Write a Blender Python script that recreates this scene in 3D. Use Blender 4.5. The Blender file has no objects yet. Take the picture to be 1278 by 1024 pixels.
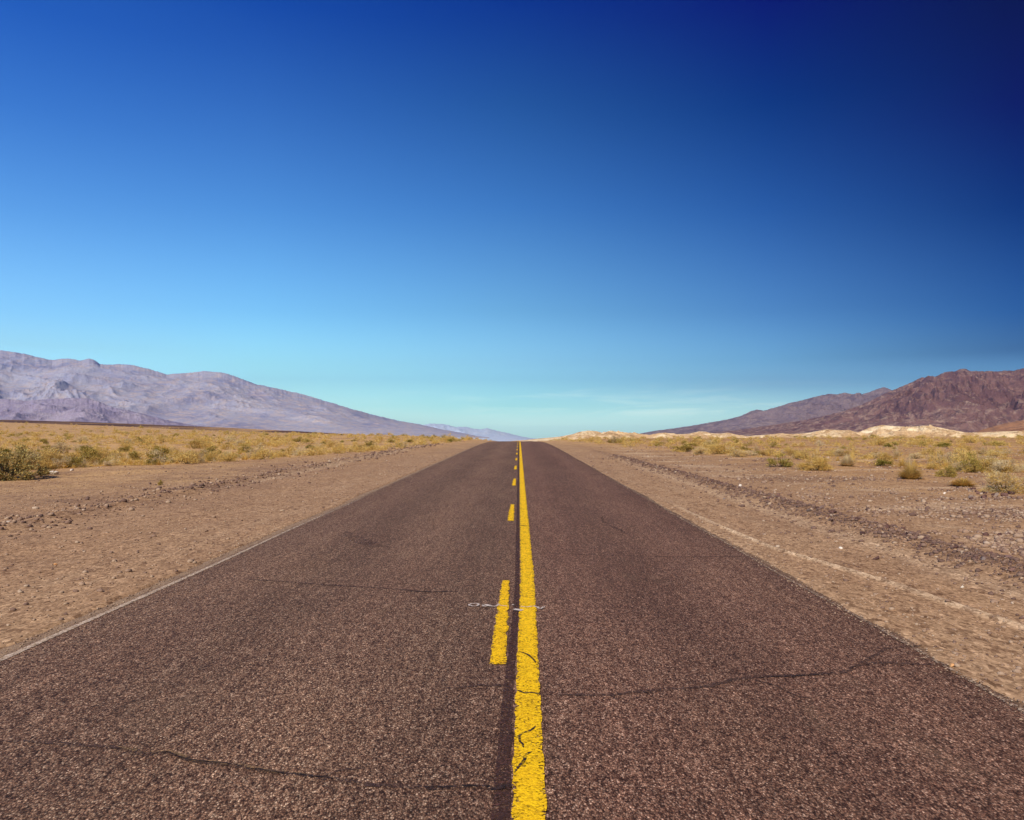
import bpy, math, random
import numpy as np
from mathutils import Vector, Euler, Matrix

sc = bpy.context.scene
COL = sc.collection
PI = math.pi

# ------------------------------------------------------------------ camera
EYE = 1.60            # eye height above the road
F = 940.0             # focal length in pixels of the 1278 px wide photograph
HOR, VPX = 533.0, 648.0
cam_d = bpy.data.cameras.new('camera')
cam = bpy.data.objects.new('camera', cam_d)
COL.objects.link(cam)
cam_d.sensor_fit = 'HORIZONTAL'
cam_d.sensor_width = 36.0
cam_d.lens = F / 1278.0 * 36.0
cam_d.clip_start = 0.05
cam_d.clip_end = 90000.0
cam.location = (0, 0, EYE)
cam.rotation_euler = (math.radians(90) + math.atan((HOR - 512) / F), 0, math.atan((VPX - 639) / F))
sc.camera = cam

# ------------------------------------------------------------------ sky, sun, exposure
SUN_EL, SUN_AZ = math.radians(44), math.radians(200)      # azimuth from +Y (ahead), clockwise: behind, slightly left
SUN_DIR = Vector((math.sin(SUN_AZ) * math.cos(SUN_EL), math.cos(SUN_AZ) * math.cos(SUN_EL), math.sin(SUN_EL)))
sc.view_settings.view_transform = 'Standard'
sc.view_settings.look = 'None'
sc.view_settings.gamma = 1.0
sc.view_settings.exposure = 0.0
SKY_STRENGTH = 0.1
# polariser / lens grading of the clear sky: per azimuth column, (elevation in degrees, r, g, b gain)
#GAIN_BEGIN
GAIN = {
    -0.568: [(0.0, 2.5473, 4.3536, 5.3548), (0.4, 2.5473, 4.3536, 5.3548), (5.26, 1.4375, 2.1223, 2.2408), (7.26, 1.1079, 1.8159, 2.1589), (13.71, 0.6068, 1.2426, 1.8445), (19.75, 0.2999, 0.8326, 1.6506), (25.39, 0.1121, 0.5382, 1.5027), (45.0, 0.1009, 0.4844, 1.3524)],
    -0.328: [(0.0, 1.8508, 2.87, 3.097), (1.39, 1.8508, 2.87, 3.097), (4.51, 1.2975, 2.0749, 2.1186), (8.29, 0.8378, 1.5295, 1.8558), (15.37, 0.453, 1.0155, 1.5892), (22.34, 0.2218, 0.6508, 1.3772), (28.53, 0.0433, 0.3436, 1.2159), (45.0, 0.039, 0.3092, 1.0943)],
    -0.011: [(0.0, 2.1231, 3.1365, 3.5194), (0.18, 2.1231, 3.1365, 3.5194), (1.52, 1.2593, 2.2345, 2.563), (4.81, 0.8946, 1.4567, 1.7091), (8.73, 0.5693, 1.0372, 1.3039), (16.4, 0.2568, 0.653, 1.1482), (23.45, 0.1043, 0.3948, 0.8908), (29.86, 0.0088, 0.1602, 0.8248), (45.0, 0.0079, 0.1442, 0.7423)],
    0.311: [(0.0, 1.702, 2.633, 3.0846), (0.29, 1.702, 2.633, 3.0846), (2.95, 0.7642, 1.2337, 1.6648), (4.79, 0.4922, 0.898, 1.2669), (8.28, 0.2712, 0.5593, 0.9296), (15.36, 0.0907, 0.3079, 0.7252), (22.33, 0.0059, 0.13, 0.5155), (28.52, 0.0006, 0.0135, 0.457), (45.0, 0.0005, 0.0121, 0.4113)],
    0.551: [(0.0, 1.0098, 1.8675, 2.9325), (0.25, 1.0098, 1.8675, 2.9325), (4.81, 0.1636, 0.3355, 0.6346), (7.27, 0.0683, 0.2303, 0.5682), (13.72, 0.002, 0.0795, 0.3438), (19.77, 0.0005, 0.0063, 0.2449), (25.42, 0.0005, 0.0005, 0.1723), (45.0, 0.0005, 0.0005, 0.1551)],
}
#GAIN_END

def build_world():
    w = bpy.data.worlds.new('World')
    sc.world = w
    w.use_nodes = True
    nt = w.node_tree
    nt.nodes.clear()
    N, L = nt.nodes.new, nt.links.new
    out = N('ShaderNodeOutputWorld'); bg = N('ShaderNodeBackground')
    bg.inputs['Strength'].default_value = SKY_STRENGTH
    sky = N('ShaderNodeTexSky')
    sky.sky_type = 'NISHITA'; sky.sun_disc = False
    sky.sun_elevation = SUN_EL; sky.sun_rotation = SUN_AZ
    sky.altitude = 0; sky.air_density = 1.0; sky.dust_density = 0.6; sky.ozone_density = 1.5
    L(bg.outputs[0], out.inputs[0])
    if not GAIN:
        L(sky.outputs[0], bg.inputs['Color']); return
    tc = N('ShaderNodeTexCoord'); sp = N('ShaderNodeSeparateXYZ')
    L(tc.outputs['Generated'], sp.inputs[0])
    def M(op, a, b=None, clamp=False):
        n = N('ShaderNodeMath'); n.operation = op; n.use_clamp = clamp
        for i, v in enumerate((a, b)):
            if v is None: continue
            if isinstance(v, (int, float)): n.inputs[i].default_value = v
            else: L(v, n.inputs[i])
        return n.outputs[0]
    el = M('DIVIDE', M('ARCSINE', sp.outputs[2]), math.radians(45), True)
    hyp = M('SQRT', M('ADD', M('MULTIPLY', sp.outputs[0], sp.outputs[0]), M('MULTIPLY', sp.outputs[1], sp.outputs[1])))
    s = M('DIVIDE', sp.outputs[0], M('MAXIMUM', hyp, 1e-4))
    gm = max(max(k[1:]) for c in GAIN.values() for k in c)
    prev = None; ps = None
    for sv in sorted(GAIN):
        r = N('ShaderNodeValToRGB')
        L(el, r.inputs[0])
        cr = r.color_ramp
        ks = sorted(GAIN[sv])
        while len(cr.elements) < len(ks): cr.elements.new(0.5)
        for e, k in zip(cr.elements, ks):
            e.position = max(0.0, k[0] / 45.0); e.color = (k[1] / gm, k[2] / gm, k[3] / gm, 1)
        if prev is None:
            prev = r.outputs[0]
        else:
            mr = N('ShaderNodeMapRange'); mr.clamp = True
            L(s, mr.inputs['Value']); mr.inputs['From Min'].default_value = ps; mr.inputs['From Max'].default_value = sv
            mx = N('ShaderNodeMix'); mx.data_type = 'RGBA'; mx.blend_type = 'MIX'
            L(mr.outputs[0], mx.inputs['Factor']); L(prev, mx.inputs[6]); L(r.outputs[0], mx.inputs[7])
            prev = mx.outputs[2]
        ps = sv
    sc1 = N('ShaderNodeVectorMath'); sc1.operation = 'SCALE'; sc1.inputs['Scale'].default_value = gm
    L(prev, sc1.inputs[0])
    mul = N('ShaderNodeVectorMath'); mul.operation = 'MULTIPLY'
    L(sky.outputs[0], mul.inputs[0]); L(sc1.outputs[0], mul.inputs[1])
    # thin high cirrus low in the sky, to the right of the road
    mp = N('ShaderNodeMapping'); mp.inputs['Scale'].default_value = (5.0, 5.0, 46.0)
    mp.inputs['Rotation'].default_value = (0, 0.02, 0)
    L(tc.outputs['Generated'], mp.inputs[0])
    nz = N('ShaderNodeTexNoise'); nz.inputs['Scale'].default_value = 1.6; nz.inputs['Detail'].default_value = 6
    nz.inputs['Roughness'].default_value = 0.62; nz.inputs['Distortion'].default_value = 0.6
    L(mp.outputs[0], nz.inputs['Vector'])
    w1 = N('ShaderNodeMapRange'); w1.clamp = True
    L(nz.outputs[0], w1.inputs[0]); w1.inputs[1].default_value = 0.48; w1.inputs[2].default_value = 0.72
    def band(v, a, b, c, d):
        m1 = N('ShaderNodeMapRange'); m1.interpolation_type = 'SMOOTHSTEP'; L(v, m1.inputs[0]); m1.inputs[1].default_value = a; m1.inputs[2].default_value = b
        m2 = N('ShaderNodeMapRange'); m2.interpolation_type = 'SMOOTHSTEP'; L(v, m2.inputs[0]); m2.inputs[1].default_value = c; m2.inputs[2].default_value = d
        return M('SUBTRACT', m1.outputs[0], m2.outputs[0])
    e1 = band(sp.outputs[2], 0.006, 0.02, 0.035, 0.062)
    a1 = band(s, -0.30, 0.14, 0.30, 0.50)
    fac = M('MULTIPLY', M('MULTIPLY', w1.outputs[0], e1), M('MULTIPLY', a1, 0.75))
    cm = N('ShaderNodeMix'); cm.data_type = 'RGBA'; cm.blend_type = 'ADD'
    L(fac, cm.inputs['Factor']); L(mul.outputs[0], cm.inputs[6]); cm.inputs[7].default_value = (4.6, 3.0, 1.6, 1)
    L(cm.outputs[2], bg.inputs['Color'])
build_world()

sun_d = bpy.data.lights.new('sun', 'SUN')
sun_d.energy = 5.0
sun_d.angle = math.radians(0.53)
sun_d.color = (1.0, 0.90, 0.77)
sun = bpy.data.objects.new('sun', sun_d)
COL.objects.link(sun)
sun.rotation_euler = SUN_DIR.to_track_quat('Z', 'Y').to_euler()
sun.location = (-30, -60, 80)

# ------------------------------------------------------------------ numpy noise
def _hash(ix, iy, seed):
    with np.errstate(over='ignore'):
        h = ix.astype(np.int64) * 374761393 + iy.astype(np.int64) * 668265263 + seed * 1442695041
        h = (h ^ (h >> 13)) * 1274126177
        h = h ^ (h >> 16)
    return h & 0xffff

def pn(x, y, seed=0):
    x = np.asarray(x, float); y = np.asarray(y, float)
    x0 = np.floor(x); y0 = np.floor(y)
    fx = x - x0; fy = y - y0
    u = fx * fx * fx * (fx * (fx * 6 - 15) + 10); v = fy * fy * fy * (fy * (fy * 6 - 15) + 10)
    def g(dx, dy):
        a = _hash(x0 + dx, y0 + dy, seed) * (2 * PI / 65536.0)
        return np.cos(a) * (fx - dx) + np.sin(a) * (fy - dy)
    a = g(0, 0); b = g(1, 0); c = g(0, 1); d = g(1, 1)
    return 1.5 * ((a + (b - a) * u) + ((c + (d - c) * u) - (a + (b - a) * u)) * v)

def fbm(x, y, o=5, seed=0, gain=0.5):
    s = 0; a = 1; t = 0
    for i in range(o):
        s = s + a * pn(x * 2.03 ** i + 17.3 * i, y * 2.03 ** i - 9.1 * i, seed + i); t += a; a *= gain
    return s / t

def ridged(x, y, o=5, seed=0, gain=0.55):
    s = 0; a = 1; t = 0; w = 1
    for i in range(o):
        n = 1 - np.abs(pn(x * 2.1 ** i + 31.7 * i, y * 2.1 ** i + 5.3 * i, seed + i))
        n = n * n * w
        w = np.clip(n * 1.6, 0, 1)
        s = s + a * n; t += a; a *= gain
    return s / t

def sst(a, b, x):
    t = np.clip((np.asarray(x, float) - a) / (b - a), 0, 1)
    return t * t * (3 - 2 * t)

# ------------------------------------------------------------------ mesh helpers
def mesh_np(name, verts, faces, mats, smooth=False, fmat=None, tint=None):
    verts = np.asarray(verts, np.float32)
    me = bpy.data.meshes.new(name)
    if isinstance(faces, np.ndarray):
        n, k = faces.shape
        me.vertices.add(len(verts)); me.vertices.foreach_set('co', verts.ravel())
        me.loops.add(n * k); me.loops.foreach_set('vertex_index', faces.astype(np.int32).ravel())
        me.polygons.add(n)
        me.polygons.foreach_set('loop_start', (np.arange(n) * k).astype(np.int32))
        me.update(calc_edges=True)
        me.validate()
    else:
        me.from_pydata([tuple(map(float, v)) for v in verts], [], faces)
    for m in (mats if isinstance(mats, (list, tuple)) else [mats]):
        me.materials.append(m)
    if smooth:
        me.polygons.foreach_set('use_smooth', np.ones(len(me.polygons), bool))
    if fmat is not None:
        me.polygons.foreach_set('material_index', np.asarray(fmat, np.int32))
    if tint is not None:
        at = me.attributes.new('tint', 'FLOAT', 'FACE')
        at.data.foreach_set('value', np.asarray(tint, np.float32))
    me.update()
    return me

def obj(name, me, parent=None, loc=(0, 0, 0), rot=(0, 0, 0), scale=(1, 1, 1)):
    o = bpy.data.objects.new(name, me)
    COL.objects.link(o)
    o.location = loc; o.rotation_euler = rot; o.scale = scale
    if parent is not None: o.parent = parent
    return o

def tag(o, label=None, cat=None, group=None, kind=None):
    if label: o['label'] = label
    if cat: o['category'] = cat
    if group: o['group'] = group
    if kind: o['kind'] = kind
    return o

def grid_faces(nr, nc):
    i = np.arange(nr - 1)[:, None] * nc + np.arange(nc - 1)[None, :]
    return np.stack([i, i + 1, i + nc + 1, i + nc], -1).reshape(-1, 4)

# ------------------------------------------------------------------ terrain functions (world metres, +Y ahead, +X right)
def zroad(Y):
    Y = np.asarray(Y, float)
    a = 0.000174
    z = np.where(Y > 56, -a * (Y - 56) ** 2, 0.0)
    z150 = -a * 94 ** 2
    z = np.where(Y > 150, z150 - 2 * a * 94 * (Y - 150), z)
    return z

LX = [-400, -171, -129, -86, -45, -22, -7, -4, 0, 4, 7, 15, 40, 160, 400]
LZ = [9.5, 7.6, 6.2, 4.2, 3.1, 2.5, 0.9, 0.2, 0, 0.2, 0.7, 1.3, 1.5, 1.9, 2.4]

def plain(x, Y):
    """terrain without small relief"""
    x = np.asarray(x, float); Y = np.asarray(Y, float)
    k = np.maximum(Y / 250.0, 1.0)
    Yc = np.minimum(Y, 250.0)
    z = zroad(Yc) + np.interp(x / k, LX, LZ) * sst(45, 250, Yc)
    z = EYE + (z - EYE) * k
    z = z + 0.0045 * Y * sst(270, 360, Y) * sst(40, 110, -x * 300 / np.maximum(Y, 300)) * (1 + 0.25 * pn(x * 0.012, Y * 0.008, 15))
    valley = EYE - 0.0186 * Y - 4
    far = sst(430, 900, Y)
    z = z * (1 - far) + np.minimum(z, valley) * far
    return z

def edge_l(Y):
    return -3.79 + 0.07 * fbm(np.asarray(Y) * 0.35, 0.0 * np.asarray(Y) + 3.3, 4, 11) + 0.05 * fbm(np.asarray(Y) * 4.1, 0.0 * np.asarray(Y) + 8.3, 3, 12)

def edge_r(Y):
    Y = np.asarray(Y, float)
    chip = -0.07 * np.exp(-((Y - 5.03) / 0.10) ** 2) - 0.05 * np.exp(-((Y - 5.32) / 0.07) ** 2)
    return 2.97 + 0.07 * fbm(Y * 0.4, 0 * Y + 5.3, 4, 21) + 0.06 * fbm(Y * 3.1, 0 * Y + 1.3, 3, 22) + chip

def berm_r(x, Y):
    c = 5.42 - 0.012 * np.clip(Y - 8, 0, 60) + 0.10 * fbm(Y * 0.25, 0 * Y, 3, 31)
    return np.exp(-((x - c) / 0.34) ** 2) * (1 - sst(38, 60, Y))

def berm_l(x, Y):
    c = -8.2 + 0.01 * np.clip(Y - 20, 0, 60) + 0.15 * fbm(Y * 0.2, 0 * Y, 3, 33)
    return np.exp(-((x - c) / 0.30) ** 2) * (1 - 0.55 * sst(5, 14, 20 - Y)) * (1 - sst(60, 80, Y))

def ridge_r(x, Y):
    c = np.interp(Y, [3, 6, 7.8, 10, 13], [4.15, 4.02, 3.80, 3.36, 3.2]) + 0.02 * fbm(Y * 0.5, 0 * Y, 2, 35)
    return np.exp(-((x - c) / 0.045) ** 2) * (1 - sst(11, 18, Y))

def ground_h(x, Y):
    x = np.asarray(x, float); Y = np.asarray(Y, float)
    z = plain(x, Y)
    near = 1 - sst(60, 140, Y)
    off = sst(0.0, 2.5, np.where(x > 0, x - 3.0, -3.8 - x))
    z = z + off * (0.055 * fbm(x * 0.55, Y * 0.35, 4, 1) * near + 0.006 * fbm(x * 3.3, Y * 2.0, 4, 3) * near)
    wide = sst(4, 14, np.where(x > 0, x - 3.0, -3.8 - x))
    z = z + wide * (0.16 * fbm(x * 0.12, Y * 0.12, 4, 5) + 0.5 * fbm(x * 0.018, Y * 0.018, 3, 6) * sst(60, 200, Y))
    z = z + berm_r(x, Y) * (0.13 + 0.07 * fbm(x * 2.2, Y * 2.2, 4, 7))
    z = z + berm_l(x, Y) * (0.085 + 0.06 * fbm(x * 2.2, Y * 2.2, 4, 8))
    z = z + ridge_r(x, Y) * 0.03
    # bed under the asphalt
    inside = np.where(x > 0, edge_r(Y) - x, x - edge_l(Y))
    z = z - 0.004 - 0.07 * sst(0.0, 0.12, inside)
    return z

def crown(x):
    return -0.004 * np.abs(np.asarray(x, float) + 0.3)

def ztop(x, Y):
    return zroad(Y) + np.interp(np.asarray(x, float), LX, LZ) * sst(45, 250, Y) * 0.0 + crown(x) + 0.004 * pn(np.asarray(x) * 0.5, np.asarray(Y) * 0.3, 77)

def pix(px, y):
    """ground point seen at a photograph pixel (flat road plane, good to about 55 m)"""
    Y = EYE * F / (y - HOR)
    return (px - VPX) / F * Y, Y

# ------------------------------------------------------------------ material helpers
class NT:
    def __init__(s, name):
        s.m = bpy.data.materials.new(name); s.m.use_nodes = True
        s.nt = s.m.node_tree; s.nt.nodes.clear()
        s.out = s.nt.nodes.new('ShaderNodeOutputMaterial')
    def N(s, t, **kw):
        n = s.nt.nodes.new(t)
        for k, v in kw.items(): setattr(n, k, v)
        return n
    def put(s, sock, v):
        if v is None: return
        if hasattr(v, 'links') or hasattr(v, 'is_linked'): s.nt.links.new(v, sock)
        else:
            if isinstance(v, tuple) and len(v) == 3 and sock.type == 'RGBA': v = v + (1,)
            sock.default_value = v
    def pos(s):
        return s.N('ShaderNodeNewGeometry').outputs['Position']
    def mapv(s, v, scale=(1, 1, 1), rot=(0, 0, 0)):
        n = s.N('ShaderNodeMapping'); s.put(n.inputs[0], v); n.inputs['Scale'].default_value = scale; n.inputs['Rotation'].default_value = rot
        return n.outputs[0]
    def noise(s, v, scale, detail=4, rough=0.55, dist=0.0, col=False):
        n = s.N('ShaderNodeTexNoise'); s.put(n.inputs['Vector'], v)
        n.inputs['Scale'].default_value = scale; n.inputs['Detail'].default_value = detail
        n.inputs['Roughness'].default_value = rough; n.inputs['Distortion'].default_value = dist
        return n.outputs[1 if col else 0]
    def vor(s, v, scale, feat='F1', out='Color', rnd=1.0):
        n = s.N('ShaderNodeTexVoronoi'); n.feature = feat; s.put(n.inputs['Vector'], v)
        n.inputs['Scale'].default_value = scale; n.inputs['Randomness'].default_value = rnd
        return n.outputs[out]
    def math(s, op, a, b=None, c=None, clamp=False):
        n = s.N('ShaderNodeMath'); n.operation = op; n.use_clamp = clamp
        s.put(n.inputs[0], a); s.put(n.inputs[1], b); s.put(n.inputs[2], c)
        return n.outputs[0]
    def mr(s, v, a, b, c=0.0, d=1.0, smooth=False):
        n = s.N('ShaderNodeMapRange'); n.clamp = True
        if smooth: n.interpolation_type = 'SMOOTHSTEP'
        s.put(n.inputs[0], v)
        for i, k in zip((1, 2, 3, 4), (a, b, c, d)): s.put(n.inputs[i], k)
        return n.outputs[0]
    def mix(s, f, a, b, mode='MIX'):
        n = s.N('ShaderNodeMix'); n.data_type = 'RGBA'; n.blend_type = mode
        s.put(n.inputs['Factor'], f); s.put(n.inputs[6], a); s.put(n.inputs[7], b)
        return n.outputs[2]
    def ramp(s, f, stops, interp='LINEAR'):
        n = s.N('ShaderNodeValToRGB'); s.put(n.inputs[0], f); cr = n.color_ramp; cr.interpolation = interp
        while len(cr.elements) < len(stops): cr.elements.new(0.5)
        for e, (p, c) in zip(cr.elements, stops): e.position = p; e.color = tuple(c) + (1,)
        return n.outputs[0]
    def sep(s, v):
        n = s.N('ShaderNodeSeparateXYZ'); s.put(n.inputs[0], v); return n.outputs
    def gray(s, c):
        n = s.N('ShaderNodeSeparateColor'); s.put(n.inputs[0], c); return n.outputs
    def bump(s, h, strength=0.5, dist=0.01, normal=None):
        n = s.N('ShaderNodeBump'); s.put(n.inputs['Height'], h); n.inputs['Strength'].default_value = strength
        n.inputs['Distance'].default_value = dist; s.put(n.inputs['Normal'], normal)
        return n.outputs[0]
    def bsdf(s, col, rough=0.9, spec=0.2, normal=None):
        n = s.N('ShaderNodeBsdfPrincipled'); s.put(n.inputs['Base Color'], col); s.put(n.inputs['Roughness'], rough)
        n.inputs['Specular IOR Level'].default_value = spec
        if normal is not None: s.put(n.inputs['Normal'], normal)
        return n.outputs[0]
    def alpha(s, shader, fac):
        """fac 1 = shader, 0 = clear"""
        t = s.N('ShaderNodeBsdfTransparent'); m = s.N('ShaderNodeMixShader')
        s.put(m.inputs[0], fac); s.put(m.inputs[1], t.outputs[0]); s.put(m.inputs[2], shader)
        return m.outputs[0]
    def done(s, sh):
        s.nt.links.new(sh, s.out.inputs[0]); return s.m

# ------------------------------------------------------------------ materials: ground and road
def mat_asphalt():
    t = NT('chip_seal_asphalt'); p = t.pos(); X, Y, Z = t.sep(p)
    q = t.mapv(p, (1, 0.6, 1))
    chip = t.gray(t.vor(q, 128))
    chipd = t.vor(q, 128, out='Distance')
    chip2 = t.gray(t.vor(t.mapv(p, (1, 0.5, 1)), 62))
    base = t.ramp(chip[0], [(0.0, (0.046, 0.019, 0.012)), (0.22, (0.120, 0.060, 0.038)), (0.55, (0.215, 0.124, 0.080)),
                            (0.86, (0.305, 0.190, 0.128)), (1.0, (0.50, 0.36, 0.26))])
    coarse = t.ramp(chip2[1], [(0, (0.52, 0.47, 0.46)), (0.4, (0.96, 0.95, 0.95)), (0.8, (1.12, 1.12, 1.12)), (1, (1.45, 1.46, 1.46))])
    col = t.mix(1.0, base, coarse, 'MULTIPLY')
    gap = t.mr(chipd, 0.30, 0.62, 1.0, 0.40)
    col = t.mix(1.0, col, gap, 'MULTIPLY')
    # dust and tone patches, drawn out along the road by the traffic
    n1 = t.noise(t.mapv(p, (1.0, 0.22, 1.0)), 0.9, 5, 0.6)
    col = t.mix(1.0, col, t.ramp(n1, [(0.28, (0.83, 0.79, 0.79)), (0.5, (1.0, 1.0, 1.0)), (0.72, (1.14, 1.16, 1.12))]), 'MULTIPLY')
    n2 = t.noise(p, 6.0, 5, 0.65)
    col = t.mix(1.0, col, t.ramp(n2, [(0.25, (0.86, 0.85, 0.85)), (0.75, (1.14, 1.15, 1.15))]), 'MULTIPLY')
    nf = t.noise(t.mapv(p, (1, 0.4, 1)), 34.0, 3, 0.7)
    col = t.mix(1.0, col, t.ramp(nf, [(0.25, (0.80, 0.79, 0.78)), (0.75, (1.21, 1.22, 1.22))]), 'MULTIPLY')
    ns = t.noise(t.mapv(p, (1, 0.05, 1)), 16.0, 3, 0.75)
    col = t.mix(1.0, col, t.ramp(ns, [(0.28, (0.80, 0.79, 0.79)), (0.72, (1.20, 1.21, 1.21))]), 'MULTIPLY')
    # left lane more worn and sandy than the right lane
    lane = t.mr(X, -0.4, 0.4)
    col = t.mix(1.0, col, t.mix(lane, (1.26, 1.18, 1.06), (1.19, 1.03, 0.955)), 'MULTIPLY')
    # polished wheel paths
    xs = t.math('ADD', X, t.math('MULTIPLY', t.math('SUBTRACT', t.noise(t.mapv(p, (0, 0.12, 0)), 1.0, 2), 0.5), 0.5))
    wp = t.math('SINE', t.math('MULTIPLY', xs, 3.7))
    col = t.mix(1.0, col, t.mr(wp, -1, 1, 0.90, 1.08), 'MULTIPLY')
    # sandy dust blown in from both edges
    wob = t.math('MULTIPLY', t.math('SUBTRACT', t.noise(t.mapv(p, (1, 0.7, 1)), 3.0, 5, 0.7), 0.5), 0.16)
    xd = t.math('ADD', X, wob)
    dl = t.mr(xd, -3.68, -3.57, 1.0, 0.0, True); dr = t.mr(xd, 2.86, 2.97, 0.0, 1.0, True)
    streak = t.math('MULTIPLY', t.mr(t.noise(t.mapv(p, (1, 0.35, 1)), 1.1, 5, 0.7), 0.58, 0.78), 0.30)
    d = t.math('MAXIMUM', t.math('MAXIMUM', dl, dr), streak)
    d = t.math('MULTIPLY', d, t.mr(t.noise(t.mapv(p, (1, 0.5, 1)), 9, 5, 0.7), 0.30, 0.55, 0.25, 0.95))
    col = t.mix(d, col, t.ramp(chip[1], [(0, (0.20, 0.125, 0.068)), (1, (0.40, 0.265, 0.155))]))
    h = t.math('ADD', t.math('MULTIPLY', t.math('SUBTRACT', 1.0, chipd), 1.0), t.math('MULTIPLY', chip2[2], 0.7))
    return t.done(t.bsdf(col, 0.9, 0.2, t.bump(h, 0.9, 0.006)))

def grit(t, p, tone, amount=1.0):
    """desert gravel: tone = colour; adds stones of several sizes"""
    q = t.mapv(p, (1, 0.55, 1))
    v1 = t.gray(t.vor(q, 55)); v2 = t.gray(t.vor(q, 19)); v3 = t.gray(t.vor(p, 5.5))
    s = t.ramp(v1[0], [(0, (0.55, 0.52, 0.50)), (0.45, (0.95, 0.95, 0.95)), (0.86, (1.12, 1.13, 1.14)), (1.0, (1.45, 1.5, 1.55))])
    c = t.mix(1.0, tone, s, 'MULTIPLY')
    s2 = t.ramp(v2[1], [(0, (0.50, 0.44, 0.42)), (0.12, (0.82, 0.80, 0.80)), (0.5, (1, 1, 1)), (0.9, (1.06, 1.06, 1.06)), (1.0, (1.3, 1.33, 1.36))])
    c = t.mix(0.9, c, t.mix(1.0, c, s2, 'MULTIPLY'))
    s3 = t.ramp(v3[2], [(0, (0.88, 0.85, 0.84)), (0.5, (1, 1, 1)), (1.0, (1.07, 1.06, 1.05))])
    c = t.mix(0.8, c, t.mix(1.0, c, s3, 'MULTIPLY'))
    h = t.math('ADD', t.math('MULTIPLY', t.vor(q, 55, out='Distance'), -0.5), t.math('MULTIPLY', t.vor(q, 19, out='Distance'), -0.7))
    return c, h

def mat_ground():
    t = NT('desert_ground'); p = t.pos(); X, Y, Z = t.sep(p)
    big = t.noise(t.mapv(p, (1, 0.5, 1)), 0.55, 5, 0.6)
    tone = t.ramp(big, [(0.25, (0.30, 0.176, 0.094)), (0.45, (0.355, 0.213, 0.112)), (0.6, (0.37, 0.225, 0.118)), (0.78, (0.41, 0.26, 0.14))])
    n2 = t.noise(t.mapv(p, (1, 0.4, 1)), 2.6, 6, 0.66)
    tone = t.mix(1.0, tone, t.ramp(n2, [(0.25, (0.89, 0.87, 0.86)), (0.5, (1, 1, 1)), (0.75, (1.08, 1.09, 1.09))]), 'MULTIPLY')
    # straw-coloured soil out on the scrub plain
    ax = t.math('ABSOLUTE', t.math('ADD', X, 0.4))
    dist = t.math('ADD', ax, t.math('MULTIPLY', Y, 0.18))
    nz = t.noise(p, 0.16, 5, 0.65)
    g = t.mr(t.math('ADD', dist, t.math('MULTIPLY', t.math('SUBTRACT', nz, 0.5), 22.0)), 11, 24, smooth=True)
    straw = t.ramp(t.noise(t.mapv(p, (0.6, 0.6, 1)), 0.45, 6, 0.75), [(0.3, (0.27, 0.140, 0.070)), (0.42, (0.43, 0.25, 0.11)), (0.55, (0.62, 0.385, 0.155)), (0.68, (0.40, 0.205, 0.10)), (0.8, (0.30, 0.15, 0.08))])
    rightdark = t.mr(X, 5, 12)
    straw = t.mix(t.math('MULTIPLY', rightdark, 0.75), straw, t.mix(1.0, straw, (0.78, 0.70, 0.66), 'MULTIPLY'))
    tone = t.mix(t.math('MULTIPLY', g, 0.85), tone, straw)
    # dark varnished gravel further out on the left
    dk = t.math('MULTIPLY', t.mr(Y, 255, 300, smooth=True), t.mr(X, -40, -80))
    dk = t.math('MULTIPLY', dk, t.mr(t.noise(t.mapv(p, (1, 0.15, 1)), 0.02, 4, 0.6), 0.35, 0.52))
    tone = t.mix(dk, tone, (0.10, 0.052, 0.036))
    # pale playa floor of the valley
    tone = t.mix(t.mr(Y, 700, 1500), tone, (0.52, 0.42, 0.31))
    # pale finer sand on the small windrow and the graded strip by the road
    strip = t.math('MULTIPLY', t.mr(ax, 4.6, 5.2, 1.0, 0.0), t.mr(t.noise(t.mapv(p, (2.2, 0.25, 1)), 1.3, 4, 0.6), 0.45, 0.68))
    tone = t.mix(t.math('MULTIPLY', strip, 0.3), tone, (0.47, 0.315, 0.18))
    sand = t.N('ShaderNodeAttribute', attribute_name='sand').outputs['Fac']
    sand = t.math('MULTIPLY', sand, t.mr(t.noise(p, 4.0, 4, 0.65), 0.30, 0.55, 0.45, 1.0))
    tone = t.mix(t.math('MULTIPLY', sand, 0.8), tone, (0.60, 0.43, 0.26))
    peb = t.N('ShaderNodeAttribute', attribute_name='pebbly').outputs['Fac']
    peb = t.math('MULTIPLY', peb, t.mr(t.noise(p, 5.0, 4, 0.65), 0.36, 0.56))
    tone = t.mix(t.math('MULTIPLY', peb, 0.75), tone, (0.17, 0.095, 0.060))
    c, h = grit(t, p, tone)
    return t.done(t.bsdf(c, 0.95, 0.1, t.bump(h, 0.35, 0.012)))

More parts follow.
